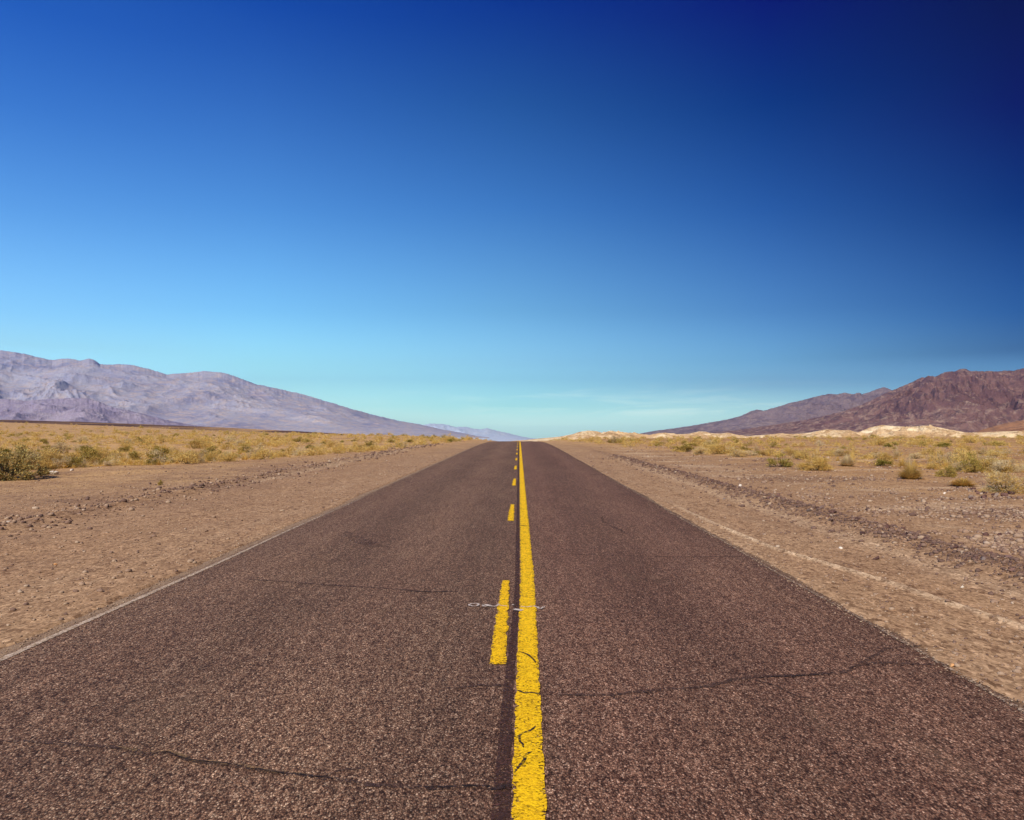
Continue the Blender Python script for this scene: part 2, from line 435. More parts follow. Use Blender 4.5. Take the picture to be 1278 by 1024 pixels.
def mat_paint(name, col, col2, lo, hi, scale=60, fade=None, edgew=0.24):
    t = NT(name); p = t.pos(); X, Y, Z = t.sep(p)
    n = t.noise(p, scale, 4, 0.7); n3 = t.noise(p, 7, 4, 0.6)
    v = t.gray(t.vor(p, 85))
    a = t.math('ADD', t.math('MULTIPLY', n, 0.55), t.math('ADD', t.math('MULTIPLY', n3, 0.35), t.math('MULTIPLY', v[0], 0.30)))
    edge = t.N('ShaderNodeAttribute', attribute_name='edge').outputs['Fac']
    a = t.math('SUBTRACT', a, t.math('MULTIPLY', t.math('POWER', edge, 3.0), edgew))
    if fade: a = t.math('SUBTRACT', a, t.mr(Y, fade[0], fade[1], 0.0, fade[2]))
    fac = t.mr(a, lo, hi)
    c = t.mix(t.mr(t.noise(p, 11, 5, 0.75), 0.34, 0.66), col, col2)
    c = t.mix(1.0, c, t.ramp(v[1], [(0, (0.72, 0.70, 0.62)), (0.5, (1, 1, 1)), (1, (1.08, 1.10, 1.16))]), 'MULTIPLY')
    dirt = t.mr(t.noise(t.mapv(p, (1, 0.35, 1)), 9, 5, 0.7), 0.52, 0.74, 0.0, 0.55)
    c = t.mix(dirt, c, t.mix(1.0, c, (0.50, 0.46, 0.50), 'MULTIPLY'))
    h = t.vor(p, 85, out='Distance')
    return t.done(t.alpha(t.bsdf(c, 0.85, 0.12, t.bump(t.math('MULTIPLY', h, -1.0), 0.5, 0.005)), fac))

def mat_tar(name, col, lo, hi, scale=14, soft=None):
    t = NT(name); p = t.pos()
    n = t.noise(p, scale, 5, 0.7)
    v = t.gray(t.vor(p, 85))
    fac = t.mr(t.math('ADD', t.math('MULTIPLY', n, 0.8), t.math('MULTIPLY', v[0], 0.35)), lo, hi)
    c = t.mix(1.0, col, t.ramp(v[1], [(0, (0.55, 0.55, 0.55)), (0.6, (1, 1, 1)), (1, (2.0, 1.9, 1.8))]), 'MULTIPLY')
    return t.done(t.alpha(t.bsdf(c, 0.85, 0.25, t.bump(v[2], 0.6, 0.004)), fac))

M = {}
M['asphalt'] = mat_asphalt()
M['ground'] = mat_ground()
M['yellow'] = mat_paint('yellow_road_paint', (0.90, 0.55, 0.008), (0.78, 0.445, 0.008), 0.37, 0.50, edgew=0.14)
M['yellow_dash'] = mat_paint('worn_yellow_road_paint', (0.92, 0.55, 0.006), (0.79, 0.44, 0.008), 0.38, 0.52, edgew=0.16)
M['white'] = mat_paint('worn_white_road_paint', (0.56, 0.43, 0.31), (0.46, 0.33, 0.22), 0.34, 0.56, fade=(6, 22, 0.30), edgew=0.2)
M['white_faint'] = mat_paint('faint_white_road_paint', (0.50, 0.38, 0.27), (0.40, 0.28, 0.18), 0.56, 0.76, edgew=0.15)
M['spray'] = mat_paint('white_survey_paint', (0.70, 0.60, 0.50), (0.58, 0.48, 0.40), 0.44, 0.62, scale=40)
M['seam'] = mat_tar('dark_road_joint', (0.060, 0.026, 0.019), 0.32, 0.72, 12)
M['crack'] = mat_tar('crack_in_asphalt', (0.028, 0.015, 0.012), 0.36, 0.62, 10)
M['crackfaint'] = mat_tar('faint_crack_in_asphalt', (0.060, 0.031, 0.023), 0.44, 0.80, 7)
M['smear'] = mat_tar('tyre_smear', (0.085, 0.046, 0.035), 0.50, 1.0, 4)
M['crackdust'] = mat_tar('dusty_crack_in_asphalt', (0.23, 0.14, 0.065), 0.46, 0.76, 9)

# ------------------------------------------------------------------ GROUND: one sheet to the horizon
def axis_x():
    r = [0.0]
    while r[-1] < 17000:
        x = r[-1]
        st = 0.3 if x < 2.6 else (0.045 if x < 6.2 else (0.085 if x < 10 else max(0.085, (x - 10) * 0.035 + 0.085)))
        r.append(x + st)
    r = np.array(r)
    return np.concatenate([-r[:0:-1], r])

def axis_y():
    r = [-60.0, -25, -10, -3, 0, 1.5, 2.4]
    while r[-1] < 21000:
        y = r[-1]
        r.append(y + (0.06 if y < 9 else max(0.06, 0.06 + (y - 9) * 0.011)) if y < 400 else y * 1.03)
    return np.array(r)

gx, gy = axis_x(), axis_y()
GX, GY = np.meshgrid(gx, gy)
GZ = ground_h(GX, GY)
ground = obj('ground', mesh_np('ground', np.stack([GX, GY, GZ], -1).reshape(-1, 3), grid_faces(len(gy), len(gx)), M['ground'], smooth=True))
def gattr(name, v):
    at = ground.data.attributes.new(name, 'FLOAT', 'POINT'); at.data.foreach_set('value', np.clip(v, 0, 1).astype(np.float32).ravel())
br = berm_r(GX, GY)
gattr('sand', ridge_r(GX, GY) * 1.5 + 0.5 * np.exp(-((GX - 4.75 + 0.1 * fbm(GY * 0.3, 0 * GY, 3, 99)) / 0.20) ** 2) * (1 - sst(25, 45, GY))
      + 0.6 * np.exp(-((GX + 7.75) / 0.22) ** 2) * sst(16, 24, GY) * (1 - sst(60, 80, GY))
      + 0.8 * sst(0.10, 0.34, fbm(GX * 0.22, GY * 0.55, 4, 97)) * sst(5.9, 6.6, GX) * (1 - sst(60, 100, GY)))
gattr('pebbly', br * 1.1 + berm_l(GX, GY) * 0.45 + 0.8 * sst(0.05, 0.32, fbm(GX * 0.35, GY * 0.6, 4, 98)) * sst(6.5, 8.0, -GX) * (1 - sst(25, 40, GY))
      + 0.8 * sst(0.08, 0.36, fbm(GX * 0.28, GY * 0.45, 4, 96)) * sst(6.0, 7.2, GX) * (1 - sst(40, 70, GY)))
tag(ground, 'brown gravelly desert ground on both sides of the road', 'ground', kind='structure')

# ------------------------------------------------------------------ ROAD
def row_y(y0, y1, s0, g):
    r = [y0]
    while r[-1] < y1: r.append(min(y1, r[-1] + max(s0, (r[-1] - 6) * g)))
    return np.array(r)

ry = row_y(-40, 2, 4, 0.0).tolist()[:-1] + row_y(2, 240, 0.05, 0.012).tolist()
ry = np.array(ry)
el_, er_ = edge_l(ry), edge_r(ry)
tt = np.concatenate([[0, 0.004], np.linspace(0.03, 0.97, 24), [0.996, 1.0]])
RX = el_[:, None] + (er_ - el_)[:, None] * tt[None, :]
RY = np.repeat(ry[:, None], len(tt), 1)
RZ = ztop(RX, RY)
RZ[:, 0] -= 0.03; RZ[:, -1] -= 0.03
RZ[:, 1] -= 0.006; RZ[:, -2] -= 0.006
road = obj('road', mesh_np('road', np.stack([RX, RY, RZ], -1).reshape(-1, 3), grid_faces(len(ry), len(tt)), M['asphalt'], smooth=True))
tag(road, 'straight two-lane road of worn purplish brown asphalt running over a crest', 'road', kind='structure')

def ribbon(name, pts, w, lift, mat, wob=0.0, seed=0, taper=False, sub=None):
    """flat strip lying on the asphalt along pts [(x, Y)]; w = width or list of widths"""
    P = np.array(pts, float)
    seg = np.hypot(*np.diff(P, axis=0).T)
    d = np.concatenate([[0], np.cumsum(seg)])
    n = max(2, int(d[-1] / (sub or 0.05)) + 1)
    s = np.linspace(0, d[-1], n)
    x = np.interp(s, d, P[:, 0]); y = np.interp(s, d, P[:, 1])
    W = np.interp(s / d[-1], np.linspace(0, 1, len(w)) if len(w) != len(d) else d / d[-1], w) if isinstance(w, (list, tuple)) else np.full(n, float(w))
    tx = np.gradient(x, s); ty = np.gradient(y, s)
    l = np.hypot(tx, ty); nx, ny = -ty / l, tx / l
    a = W / 2 * (1 + wob * fbm(s * 6, 0 * s + seed, 3, seed))
    b = W / 2 * (1 + wob * fbm(s * 6, 0 * s + seed + 50, 3, seed + 3))
    if taper:
        e = np.minimum(1, np.minimum(s, d[-1] - s) / (0.12 * d[-1]) + 0.12); a *= e; b *= e
    V = []
    KS = (1.0, 0.75, 0.4, -0.4, -0.75, -1.0)
    for k in KS:
        q = a if k > 0 else b
        vx = x + nx * q * k; vy = y + ny * q * k
        V.append(np.stack([vx, vy, ztop(vx, vy) + lift], -1))
    V = np.stack(V, 1).reshape(-1, 3)
    o = obj(name, mesh_np(name, V, grid_faces(n, 6)[:, ::-1], mat), road)
    at = o.data.attributes.new('edge', 'FLOAT', 'POINT')
    ed = np.clip(1 - np.minimum(s, d[-1] - s) / 0.12, 0, 1)[:, None]
    at.data.foreach_set('value', np.maximum(np.abs(np.array(KS))[None, :], ed).astype(np.float32).ravel())
    return o

def line_x(Y):
    return np.interp(Y, [2.5, 3.1, 5.4, 6.7, 8.1, 14, 400], [0.036, 0.040, 0.060, 0.075, 0.086, 0.084, 0.084])

ys = np.concatenate([np.arange(2.2, 30, 0.25), np.arange(30, 235, 1.0)])
o = ribbon('solid_yellow_line', [(line_x(y), y) for y in ys], 0.146, 0.008, M['yellow'], 0.26, 3)
tag(o, 'bright continuous yellow centre line with short cracks across it')
dash0, cyc = 5.10, 7.70
for k in range(20):
    y0 = dash0 + cyc * k
    o = ribbon('yellow_dash', [(-0.147, y0), (-0.144, y0 + 1.2), (-0.141, y0 + 2.1), (-0.138, y0 + 2.75)], [0.110, 0.104, 0.088, 0.074], 0.008, M['yellow_dash'], 0.55, 11 + k)
ys2 = np.concatenate([np.arange(2.2, 30, 0.25), np.arange(30, 200, 1.0)])
sx = np.interp(ys2, [2.4, 3.1, 3.8, 4.5, 5.4, 6.9, 8, 20, 300], [-0.078, -0.076, -0.073, -0.069, -0.050, -0.025, -0.022, -0.028, -0.028])
sw = np.interp(ys2, [2.4, 3.1, 3.8, 5.4, 6.9, 12, 200], [0.085, 0.078, 0.070, 0.058, 0.048, 0.05, 0.06])
ribbon('dark_joint', list(zip(sx, ys2)), list(sw), 0.004, M['seam'], 0.25, 5)
ribbon('white_edge_line', [(-3.575 + 0.012 * math.sin(y * 0.9), y) for y in np.arange(2.4, 60, 0.3)], 0.062, 0.004, M['white'], 0.30, 8)
ribbon('faded_edge_line', [(2.86 + 0.015 * math.sin(y * 1.3), y) for y in np.arange(2.4, 24, 0.3)], 0.05, 0.004, M['white_faint'], 0.4, 9)

def crk(pts, w, mat='crack', lift=0.005, seed=0, jag=0.03):
    P = [pix(*q) for q in pts]
    # jagged refinement
    rng = np.random.default_rng(seed)
    for _ in range(3):
        Q = [P[0]]
        for a, b in zip(P[:-1], P[1:]):
            L = math.hypot(b[0] - a[0], b[1] - a[1])
            Q.append(((a[0] + b[0]) / 2 + rng.normal(0, jag * L), (a[1] + b[1]) / 2 + rng.normal(0, jag * 0.8 * L))); Q.append(b)
        P = Q
    return ribbon('crack', P, w, lift, M[mat], 0.9, seed, True, 0.02)

crk([(0, 922), (70, 925), (150, 930), (185, 940), (212, 936), (240, 946), (300, 953), (350, 961), (400, 966), (470, 976), (530, 979), (600, 977), (640, 978)], 0.035, 'crackfaint', seed=1)
crk([(148, 929), (180, 937), (214, 935), (238, 945), (300, 952), (345, 960), (395, 964)], 0.022, 'crackdust', 0.0065, seed=1)
crk([(190, 937), (212, 936), (240, 946), (300, 953), (350, 961), (400, 966), (430, 971)], 0.010, 'crack', 0.0075, seed=1, jag=0.05)
crk([(520, 979), (560, 979), (600, 977)], 0.012, 'crack', 0.0075, seed=21)
crk([(600, 977), (618, 981), (640, 976)], 0.03, 'crack', 0.009, seed=2)
crk([(680, 864), (760, 864), (820, 858), (880, 853), (930, 842), (1005, 838), (1045, 836), (1075, 824), (1130, 824), (1180, 826)], 0.045, 'crackfaint', seed=4, jag=0.03)
crk([(940, 843), (1000, 839), (1030, 838)], 0.012, 'crack', 0.007, seed=41, jag=0.03)
crk([(930, 843), (960, 850), (985, 862), (1010, 868)], 0.018, 'crackfaint', seed=42)
crk([(760, 864), (775, 873), (800, 878)], 0.016, 'crackfaint', seed=43)
crk([(400, 966), (425, 958), (455, 955)], 0.02, 'crackfaint', seed=44)
crk([(1060, 828), (1100, 806), (1150, 800)], 0.03, 'crackfaint', seed=5)
crk([(300, 722), (380, 727), (470, 733), (530, 738), (590, 738)], 0.05, 'crackfaint', seed=6, jag=0.02)
crk([(500, 736.5), (530, 738), (570, 738)], 0.018, 'crack', 0.007, seed=61, jag=0.02)
crk([(670, 690), (760, 692), (850, 694), (950, 692)], 0.04, 'crackfaint', seed=7, jag=0.02)
crk([(752, 644), (762, 656), (775, 661), (788, 667)], 0.045, 'crackfaint', 0.006, seed=8)
crk([(430, 662), (445, 672), (465, 680), (492, 684)], [0.05, 0.20, 0.26, 0.06], 'smear', 0.006, seed=9, jag=0.02)
crk([(555, 858), (600, 853), (640, 853)], 0.03, 'crackfaint', seed=10)
crk([(647, 812), (656, 815), (664, 820), (668, 827)], 0.016, 'crack', 0.011, seed=12)
crk([(645, 860), (655, 864), (664, 863), (674, 865)], 0.020, 'crack', 0.011, seed=13)
crk([(668, 904), (655, 912), (647, 917), (652, 926), (653, 932)], 0.014, 'crack', 0.011, seed=14, jag=0.08)
crk([(664, 936), (655, 944), (646, 956), (642, 962)], 0.017, 'crack', 0.011, seed=15, jag=0.08)
crk([(648, 656), (657, 657), (662, 657)], 0.05, 'crack', 0.011, seed=16)

# white survey scribble across the centre of the road
def stroke(pts, w=0.020, closed=False):
    P = [pix(*q) for q in pts]
    return P, w
sv_v, sv_f = [], []
def add_stroke(pts, w):
    P = [pix(*q) for q in pts]
    for a, b in zip(P[:-1], P[1:]):
        dx, dy = b[0] - a[0], b[1] - a[1]; L = math.hypot(dx, dy) or 1e-6
        nx, ny = -dy / L * w / 2, dx / L * w / 2
        k = len(sv_v)
        for (x, y, sgn) in ((a[0], a[1], 1), (b[0], b[1], 1), (b[0], b[1], -1), (a[0], a[1], -1)):
            X_, Y_ = x + nx * sgn, y + ny * sgn
            sv_v.append((X_, Y_, float(ztop(X_, Y_)) + 0.0125 + 0.0001 * (len(sv_f) % 7))); 
        sv_f.append((k, k + 1, k + 2, k + 3))
add_stroke([(585, 755.5), (589, 753.8), (595, 753.6), (598, 754.6), (596, 756.4), (590, 757), (585, 755.8)], 0.018)
add_stroke([(602, 756.5), (607, 755), (613, 757)], 0.03); add_stroke([(603, 757.6), (612, 755.6)], 0.03)
add_stroke([(613, 757), (619, 757.2), (623, 754.3)], 0.02); add_stroke([(623, 756), (633, 757)], 0.014)
add_stroke([(639, 755), (643, 755.4)], 0.03); add_stroke([(641, 760.5), (652, 762.2)], 0.05)
add_stroke([(650, 757), (656, 757.8), (664, 757)], 0.022); add_stroke([(665, 756.5), (670, 757.6), (674, 760.2), (679, 757.2)], 0.022)
sm = obj('survey_mark', mesh_np('survey_mark', sv_v, sv_f, M['spray']), road)
tag(sm, 'faint white spray-painted survey scribble across the centre lines')

# ------------------------------------------------------------------ MOUNTAINS AND HILLS
def mat_mountain(name, stops, patch, pale, scale, bumpd):
    t = NT(name); p = t.pos()
    n = t.noise(p, scale, 8, 0.62, 0.4)
    c = t.ramp(n, stops)
    n2 = t.noise(t.mapv(p, (1, 1, 2.2)), scale * 3.6, 6, 0.65)
    c = t.mix(t.mr(n2, 0.50, 0.72), c, patch)
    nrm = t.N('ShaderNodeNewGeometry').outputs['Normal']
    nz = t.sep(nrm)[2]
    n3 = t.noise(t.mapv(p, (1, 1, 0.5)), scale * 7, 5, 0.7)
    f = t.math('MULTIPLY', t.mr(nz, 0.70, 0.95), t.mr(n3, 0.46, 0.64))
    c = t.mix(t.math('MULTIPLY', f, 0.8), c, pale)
    nf = t.noise(p, scale * 26, 6, 0.7)
    c = t.mix(1.0, c, t.ramp(nf, [(0.25, (0.76, 0.74, 0.74)), (0.75, (1.24, 1.25, 1.25))]), 'MULTIPLY')
    h = t.math('ADD', n2, t.math('ADD', t.math('MULTIPLY', nf, 0.4), n3))
    return t.done(t.bsdf(c, 0.95, 0.05, t.bump(h, 0.9, bumpd)))

M['mtn_left'] = mat_mountain('haze_tinted_rock', [(0.28, (0.30, 0.265, 0.315)), (0.42, (0.40, 0.37, 0.41)), (0.55, (0.485, 0.455, 0.465)), (0.72, (0.42, 0.36, 0.405))],
                             (0.285, 0.28, 0.375), (0.66, 0.51, 0.39), 0.0011, 16)  # rock colours with some lilac air haze mixed into the paint
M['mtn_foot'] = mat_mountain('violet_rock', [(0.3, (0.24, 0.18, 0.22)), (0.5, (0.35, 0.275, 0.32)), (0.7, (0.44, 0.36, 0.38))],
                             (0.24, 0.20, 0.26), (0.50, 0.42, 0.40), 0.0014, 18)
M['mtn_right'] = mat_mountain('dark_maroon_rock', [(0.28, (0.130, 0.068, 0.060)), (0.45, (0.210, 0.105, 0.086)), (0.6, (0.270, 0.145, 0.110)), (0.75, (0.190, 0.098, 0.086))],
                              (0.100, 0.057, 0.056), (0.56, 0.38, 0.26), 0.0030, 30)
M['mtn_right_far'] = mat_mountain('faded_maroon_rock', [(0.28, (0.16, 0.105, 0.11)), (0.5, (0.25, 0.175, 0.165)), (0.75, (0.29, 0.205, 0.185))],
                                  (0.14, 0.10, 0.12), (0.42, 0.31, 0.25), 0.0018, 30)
M['mtn_far'] = mat_mountain('far_rock_painted_haze', [(0.3, (0.72, 0.80, 0.84)), (0.7, (0.80, 0.86, 0.88))], (0.70, 0.79, 0.85), (0.84, 0.87, 0.86), 0.0006, 15)  # pale blue albedo paints the distance haze into the rock

def range_mesh(name, sky, Yf, Yr, Yb, ybase, mat, lam, amp, seed, step=0.8, rows=170, warp=0.5, keep=61, pw=1.2, jag=1.2, dlim=(0.4, 2.2), label=None):
    S = np.array(sky, float)
    px = np.arange(S[0, 0], S[-1, 0] + step, step)
    ysky = np.interp(px, S[:, 0], S[:, 1])
    v = np.linspace(0, 1, rows)
    vr = 0.72
    Yv = np.where(v < vr, Yf + (Yr - Yf) * v / vr, Yr + (Yb - Yr) * (v - vr) / (1 - vr))
    PX, YV = np.meshgrid(px, Yv)
    VV = np.repeat(v[:, None], len(px), 1)
    # the front foot wanders in and out
    XX = (PX - VPX) / F * YV
    wx = fbm(XX / lam * 0.7, YV / lam * 0.7, 3, seed + 90) * warp; wy = fbm(XX / lam * 0.7 + 40, YV / lam * 0.7, 3, seed + 91) * warp
    R = ridged(XX / lam + wx, YV / lam + wy, 7, seed, 0.56)
    foot = 0.16 * fbm(XX / lam * 0.5, 0 * XX + 2.2, 3, seed + 7)
    q = np.clip((VV / vr - foot) / (1 - foot), 0, 1)
    p = np.where(VV < vr, q ** pw, 1 - 0.9 * ((VV - vr) / (1 - vr)) ** 1.1)
    envc = np.clip(np.maximum((ybase - ysky), 0) / 7.0, 0, 1)[None, :]
    A = amp * envc * (1 - 0.72 * np.exp(-((VV - vr) / 0.16) ** 2))
    r = p * (1 - A) + A * R * np.sqrt(np.clip(p, 0, 1)) * 1.5
    r = r + 0.06 * amp * fbm(XX / lam * 9, YV / lam * 9, 4, seed + 5) * np.sqrt(np.clip(p, 0, 1))
    zb = EYE + (HOR - ybase) / F * YV - 6
    need = EYE + (HOR - ysky)[None, :] / F * YV - zb
    ok = r > 0.35
    Sc = np.where(ok, need / np.maximum(r, 1e-3), 1e9).min(0)
    Sc = np.clip(Sc, 0, None)
    env = np.maximum((HOR - ysky) / F * Yr + EYE - (EYE + (HOR - ybase) / F * Yr - 6), 0.5)
    q = Sc / env
    def smooth(q, n):
        k = np.hanning(n + 2)[1:-1]; k /= k.sum()
        return np.convolve(np.pad(q, n // 2, mode='edge'), k, 'valid')[:len(px)]
    Sc = smooth(q, keep) * env
    Sc = smooth(Sc, keep)
    near_top = np.exp(-((VV - vr) / 0.10) ** 2)
    Dc = np.ones(len(px))
    want = HOR - (ysky + jag * fbm(px * 0.09, 0 * px + seed, 4, seed, 0.7) * np.clip((ybase - ysky) / 20, 0, 1))
    for _ in range(4):
        Z = zb + np.maximum(r, 0) * Sc[None, :] * (1 + (Dc[None, :] - 1) * near_top)
        got = ((Z - EYE) / YV).max(0) * F
        b0 = (HOR - ybase) - 6.0 / Yr * F
        c = (want - b0) / np.maximum(got - b0, 0.5)
        Dc = np.clip(Dc * smooth(np.clip(c, 0.6, 1.6), 3), dlim[0], dlim[1])
    me = mesh_np(name, np.stack([XX, YV, Z], -1).reshape(-1, 3), grid_faces(rows, len(px)), mat, smooth=True)
    o = obj(name, me)
    tag(o, label, name.replace('_', ' '), kind='structure')
    return o

L_SKY = [(-260, 431), (-120, 433), (-40, 435), (0, 437), (25, 441), (50, 447), (60, 449), (80, 447), (98, 449.5), (107, 447), (114, 449), (121, 454), (130, 455), (150, 454), (165, 456), (185, 461), (205, 467), (230, 465.5),
         (255, 463), (270, 464.5), (282, 466), (300, 473), (320, 480), (350, 486), (380, 493), (400, 499), (420, 505), (440, 511), (455, 515), (470, 519), (500, 526), (525, 530), (550, 536), (580, 541), (610, 548)]
range_mesh('mountain_range', L_SKY, 7600, 12000, 13800, 546, M['mtn_left'], 2000, 0.20, 3, rows=240, pw=1.15, keep=121, label='long pale lilac mountain range sloping down behind the left plain')
F_SKY = [(-200, 490), (-60, 496), (0, 498), (30, 500), (60, 498), (85, 496.5), (105, 497), (122, 502), (140, 509), (160, 513), (178, 517), (200, 523), (218, 527), (240, 531), (290, 536), (340, 540), (380, 545)]
range_mesh('foothills', F_SKY, 6200, 7700, 8300, 545, M['mtn_foot'], 800, 0.40, 13, rows=110, label='low darker violet foothills in front of the left mountain range')
C_SKY = [(470, 545), (500, 534), (520, 531), (540, 529.5), (550, 529), (560, 531), (570, 533.5), (580, 533), (590, 535), (600, 536), (608, 534.5), (620, 538), (635, 541), (650, 545), (670, 548), (700, 550)]
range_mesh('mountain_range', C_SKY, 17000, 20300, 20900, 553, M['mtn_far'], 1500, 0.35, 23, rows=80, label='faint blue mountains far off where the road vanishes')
RF_SKY = [(760, 546), (790, 543), (800, 541), (820, 537.5), (840, 535), (860, 532), (880, 528.5), (900, 525), (915, 522), (925, 519), (935, 514), (944, 511.5), (953, 513), (962, 510), (975, 506.5), (985, 503), (1000, 500), (1010, 497), (1020, 494.5), (1033, 492), (1045, 492.5), (1053, 490.5),
          (1064, 492), (1073, 493), (1085, 489), (1095, 485.5), (1101, 483.5), (1106, 485), (1114, 489), (1130, 487), (1160, 480), (1200, 478), (1280, 474), (1420, 470)]
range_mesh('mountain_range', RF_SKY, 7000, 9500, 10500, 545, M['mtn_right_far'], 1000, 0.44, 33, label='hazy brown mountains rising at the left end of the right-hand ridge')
RN_SKY = [(850, 546), (880, 541), (920, 537), (960, 531), (1000, 525), (1030, 519), (1055, 512), (1075, 505), (1090, 498), (1102, 492), (1114, 487), (1124, 482.5), (1133, 479), (1140, 475), (1148, 472), (1158, 472.5), (1167, 470), (1173, 467), (1178, 464), (1188, 464), (1196, 461), (1202, 460.5), (1208, 463.5), (1220, 464),
          (1232, 463.5), (1240, 464.5), (1252, 463), (1262, 463.5), (1270, 461), (1278, 459.5), (1300, 456), (1350, 452), (1420, 455), (1560, 450)]
range_mesh('mountain_range', RN_SKY, 4200, 6200, 7000, 546, M['mtn_right'], 760, 0.52, 43, rows=260, jag=1.6, keep=91, label='dark maroon rocky mountain ridge on the right')

def mat_badland(name, stops, dark):
    t = NT(name); p = t.pos()
    n = t.noise(t.mapv(p, (0.6, 1, 2)), 0.045, 7, 0.62, 0.6)
    c = t.ramp(n, stops)
    n2 = t.noise(t.mapv(p, (0.8, 1, 3)), 0.16, 6, 0.65)
    c = t.mix(t.mr(n2, 0.47, 0.62), c, dark)
    n3 = t.noise(p, 1.1, 5, 0.7)
    c = t.mix(1.0, c, t.ramp(n3, [(0.3, (0.84, 0.82, 0.80)), (0.7, (1.12, 1.13, 1.14))]), 'MULTIPLY')
    return t.done(t.bsdf(c, 0.95, 0.05, t.bump(t.math('ADD', n2, n3), 0.8, 0.8)))
M['badland'] = mat_badland('cream_clay', [(0.28, (0.36, 0.21, 0.10)), (0.42, (0.66, 0.44, 0.23)), (0.52, (0.82, 0.62, 0.36)), (0.70, (0.86, 0.72, 0.48))], (0.47, 0.29, 0.14))
M['redhill'] = mat_badland('red_brown_clay', [(0.3, (0.24, 0.115, 0.065)), (0.5, (0.33, 0.165, 0.09)), (0.72, (0.46, 0.27, 0.16))], (0.22, 0.12, 0.08))
B_SKY = [(600, 557), (630, 553), (640, 550.5), (655, 549.5), (668, 548), (690, 546), (700, 545), (715, 542), (722, 539.5), (735, 537.5), (745, 538.5), (752, 540.5), (762, 537.5), (770, 539), (785, 540), (798, 541), (808, 543.5), (820, 541), (830, 540), (845, 542), (860, 541.5), (872, 538.5), (880, 539),
         (888, 541), (898, 541.5), (907, 540), (915, 542), (930, 544.5), (945, 543.5), (958, 542.5), (973, 541), (990, 542), (1003, 541), (1015, 539), (1030, 536), (1045, 537), (1058, 537), (1068, 540), (1083, 534), (1098, 530.5), (1112, 532), (1133, 533), (1158, 531), (1170, 534), (1183, 536.5), (1203, 540),
         (1220, 540), (1240, 539), (1300, 537), (1400, 533)]
range_mesh('badlands', B_SKY, 300, 470, 560, 551.5, M['badland'], 48, 0.62, 53, step=0.7, rows=120, keep=25, pw=0.8, jag=0.5, dlim=(0.75, 1.3), label='low pale cream clay hills at the far edge of the right plain')
H_SKY = [(1190, 548), (1206, 541), (1218, 538), (1228, 534.5), (1245, 530), (1263, 526), (1278, 524), (1310, 521), (1360, 525), (1420, 532)]
range_mesh('red_hill', H_SKY, 520, 640, 720, 549, M['redhill'], 90, 0.40, 63, step=0.8, rows=70, label='low red-brown hill behind the cream clay hills on the right')

# ------------------------------------------------------------------ PLANTS
def mat_leaf(name, stops, trans=0.38, rnd=0.35):
    t = NT(name); p = t.pos()
    oi = t.N('ShaderNodeObjectInfo').outputs['Random']
    n = t.noise(p, 3.1, 3, 0.6); n2 = t.noise(p, 23, 2, 0.6)
    f = t.math('ADD', t.math('MULTIPLY', n, 0.55), t.math('ADD', t.math('MULTIPLY', n2, 0.35), t.math('MULTIPLY', t.math('SUBTRACT', oi, 0.5), rnd)))
    c = t.ramp(f, stops)
    d = t.N('ShaderNodeBsdfDiffuse'); t.put(d.inputs[0], c)
    tr = t.N('ShaderNodeBsdfTranslucent'); t.put(tr.inputs[0], c)
    m = t.N('ShaderNodeMixShader'); m.inputs[0].default_value = trans
    t.put(m.inputs[1], d.outputs[0]); t.put(m.inputs[2], tr.outputs[0])
    return t.done(m.outputs[0])
M['leaf_dry'] = mat_leaf('dry_straw_twigs', [(0.2, (0.40, 0.24, 0.075)), (0.45, (0.64, 0.43, 0.125)), (0.65, (0.76, 0.55, 0.19)), (0.85, (0.82, 0.66, 0.31))])
M['leaf_pale'] = mat_leaf('pale_bleached_twigs', [(0.2, (0.48, 0.34, 0.17)), (0.5, (0.68, 0.52, 0.28)), (0.85, (0.78, 0.66, 0.42))])
M['leaf_olive'] = mat_leaf('olive_leaves', [(0.2, (0.21, 0.148, 0.034)), (0.45, (0.36, 0.265, 0.062)), (0.65, (0.50, 0.375, 0.10)), (0.85, (0.60, 0.47, 0.17))])
M['leaf_green'] = mat_leaf('green_leaves', [(0.2, (0.15, 0.12, 0.022)), (0.5, (0.27, 0.22, 0.04)), (0.85, (0.45, 0.37, 0.09))])
M['leaf_grey'] = mat_leaf('grey_green_leaves', [(0.2, (0.26, 0.20, 0.075)), (0.45, (0.44, 0.355, 0.14)), (0.65, (0.60, 0.49, 0.22)), (0.85, (0.70, 0.57, 0.30))], 0.2)
M['leaf_grass'] = mat_leaf('golden_grass', [(0.2, (0.50, 0.29, 0.075)), (0.5, (0.72, 0.48, 0.13)), (0.85, (0.82, 0.62, 0.24))], 0.3)
def mat_stem():
    t = NT('dark_stem_bark'); p = t.pos()
    c = t.ramp(t.noise(p, 40, 4, 0.6), [(0.3, (0.045, 0.028, 0.018)), (0.7, (0.14, 0.095, 0.06))])
    return t.done(t.bsdf(c, 0.9, 0.1))
M['stem'] = mat_stem()

def tri_leaves(rng, P, D, ln, wd):
    """P points, D unit directions: thin pointed leaves / twigs as triangles"""
    n = len(P)
    r = rng.normal(size=(n, 3)); side = np.cross(D, r); side /= np.linalg.norm(side, axis=1, keepdims=True) + 1e-9
    a = P - side * wd[:, None] / 2; b = P + side * wd[:, None] / 2; c = P + D * ln[:, None]
    V = np.stack([a, b, c], 1).reshape(-1, 3)
    return V, np.arange(3 * n).reshape(-1, 3)

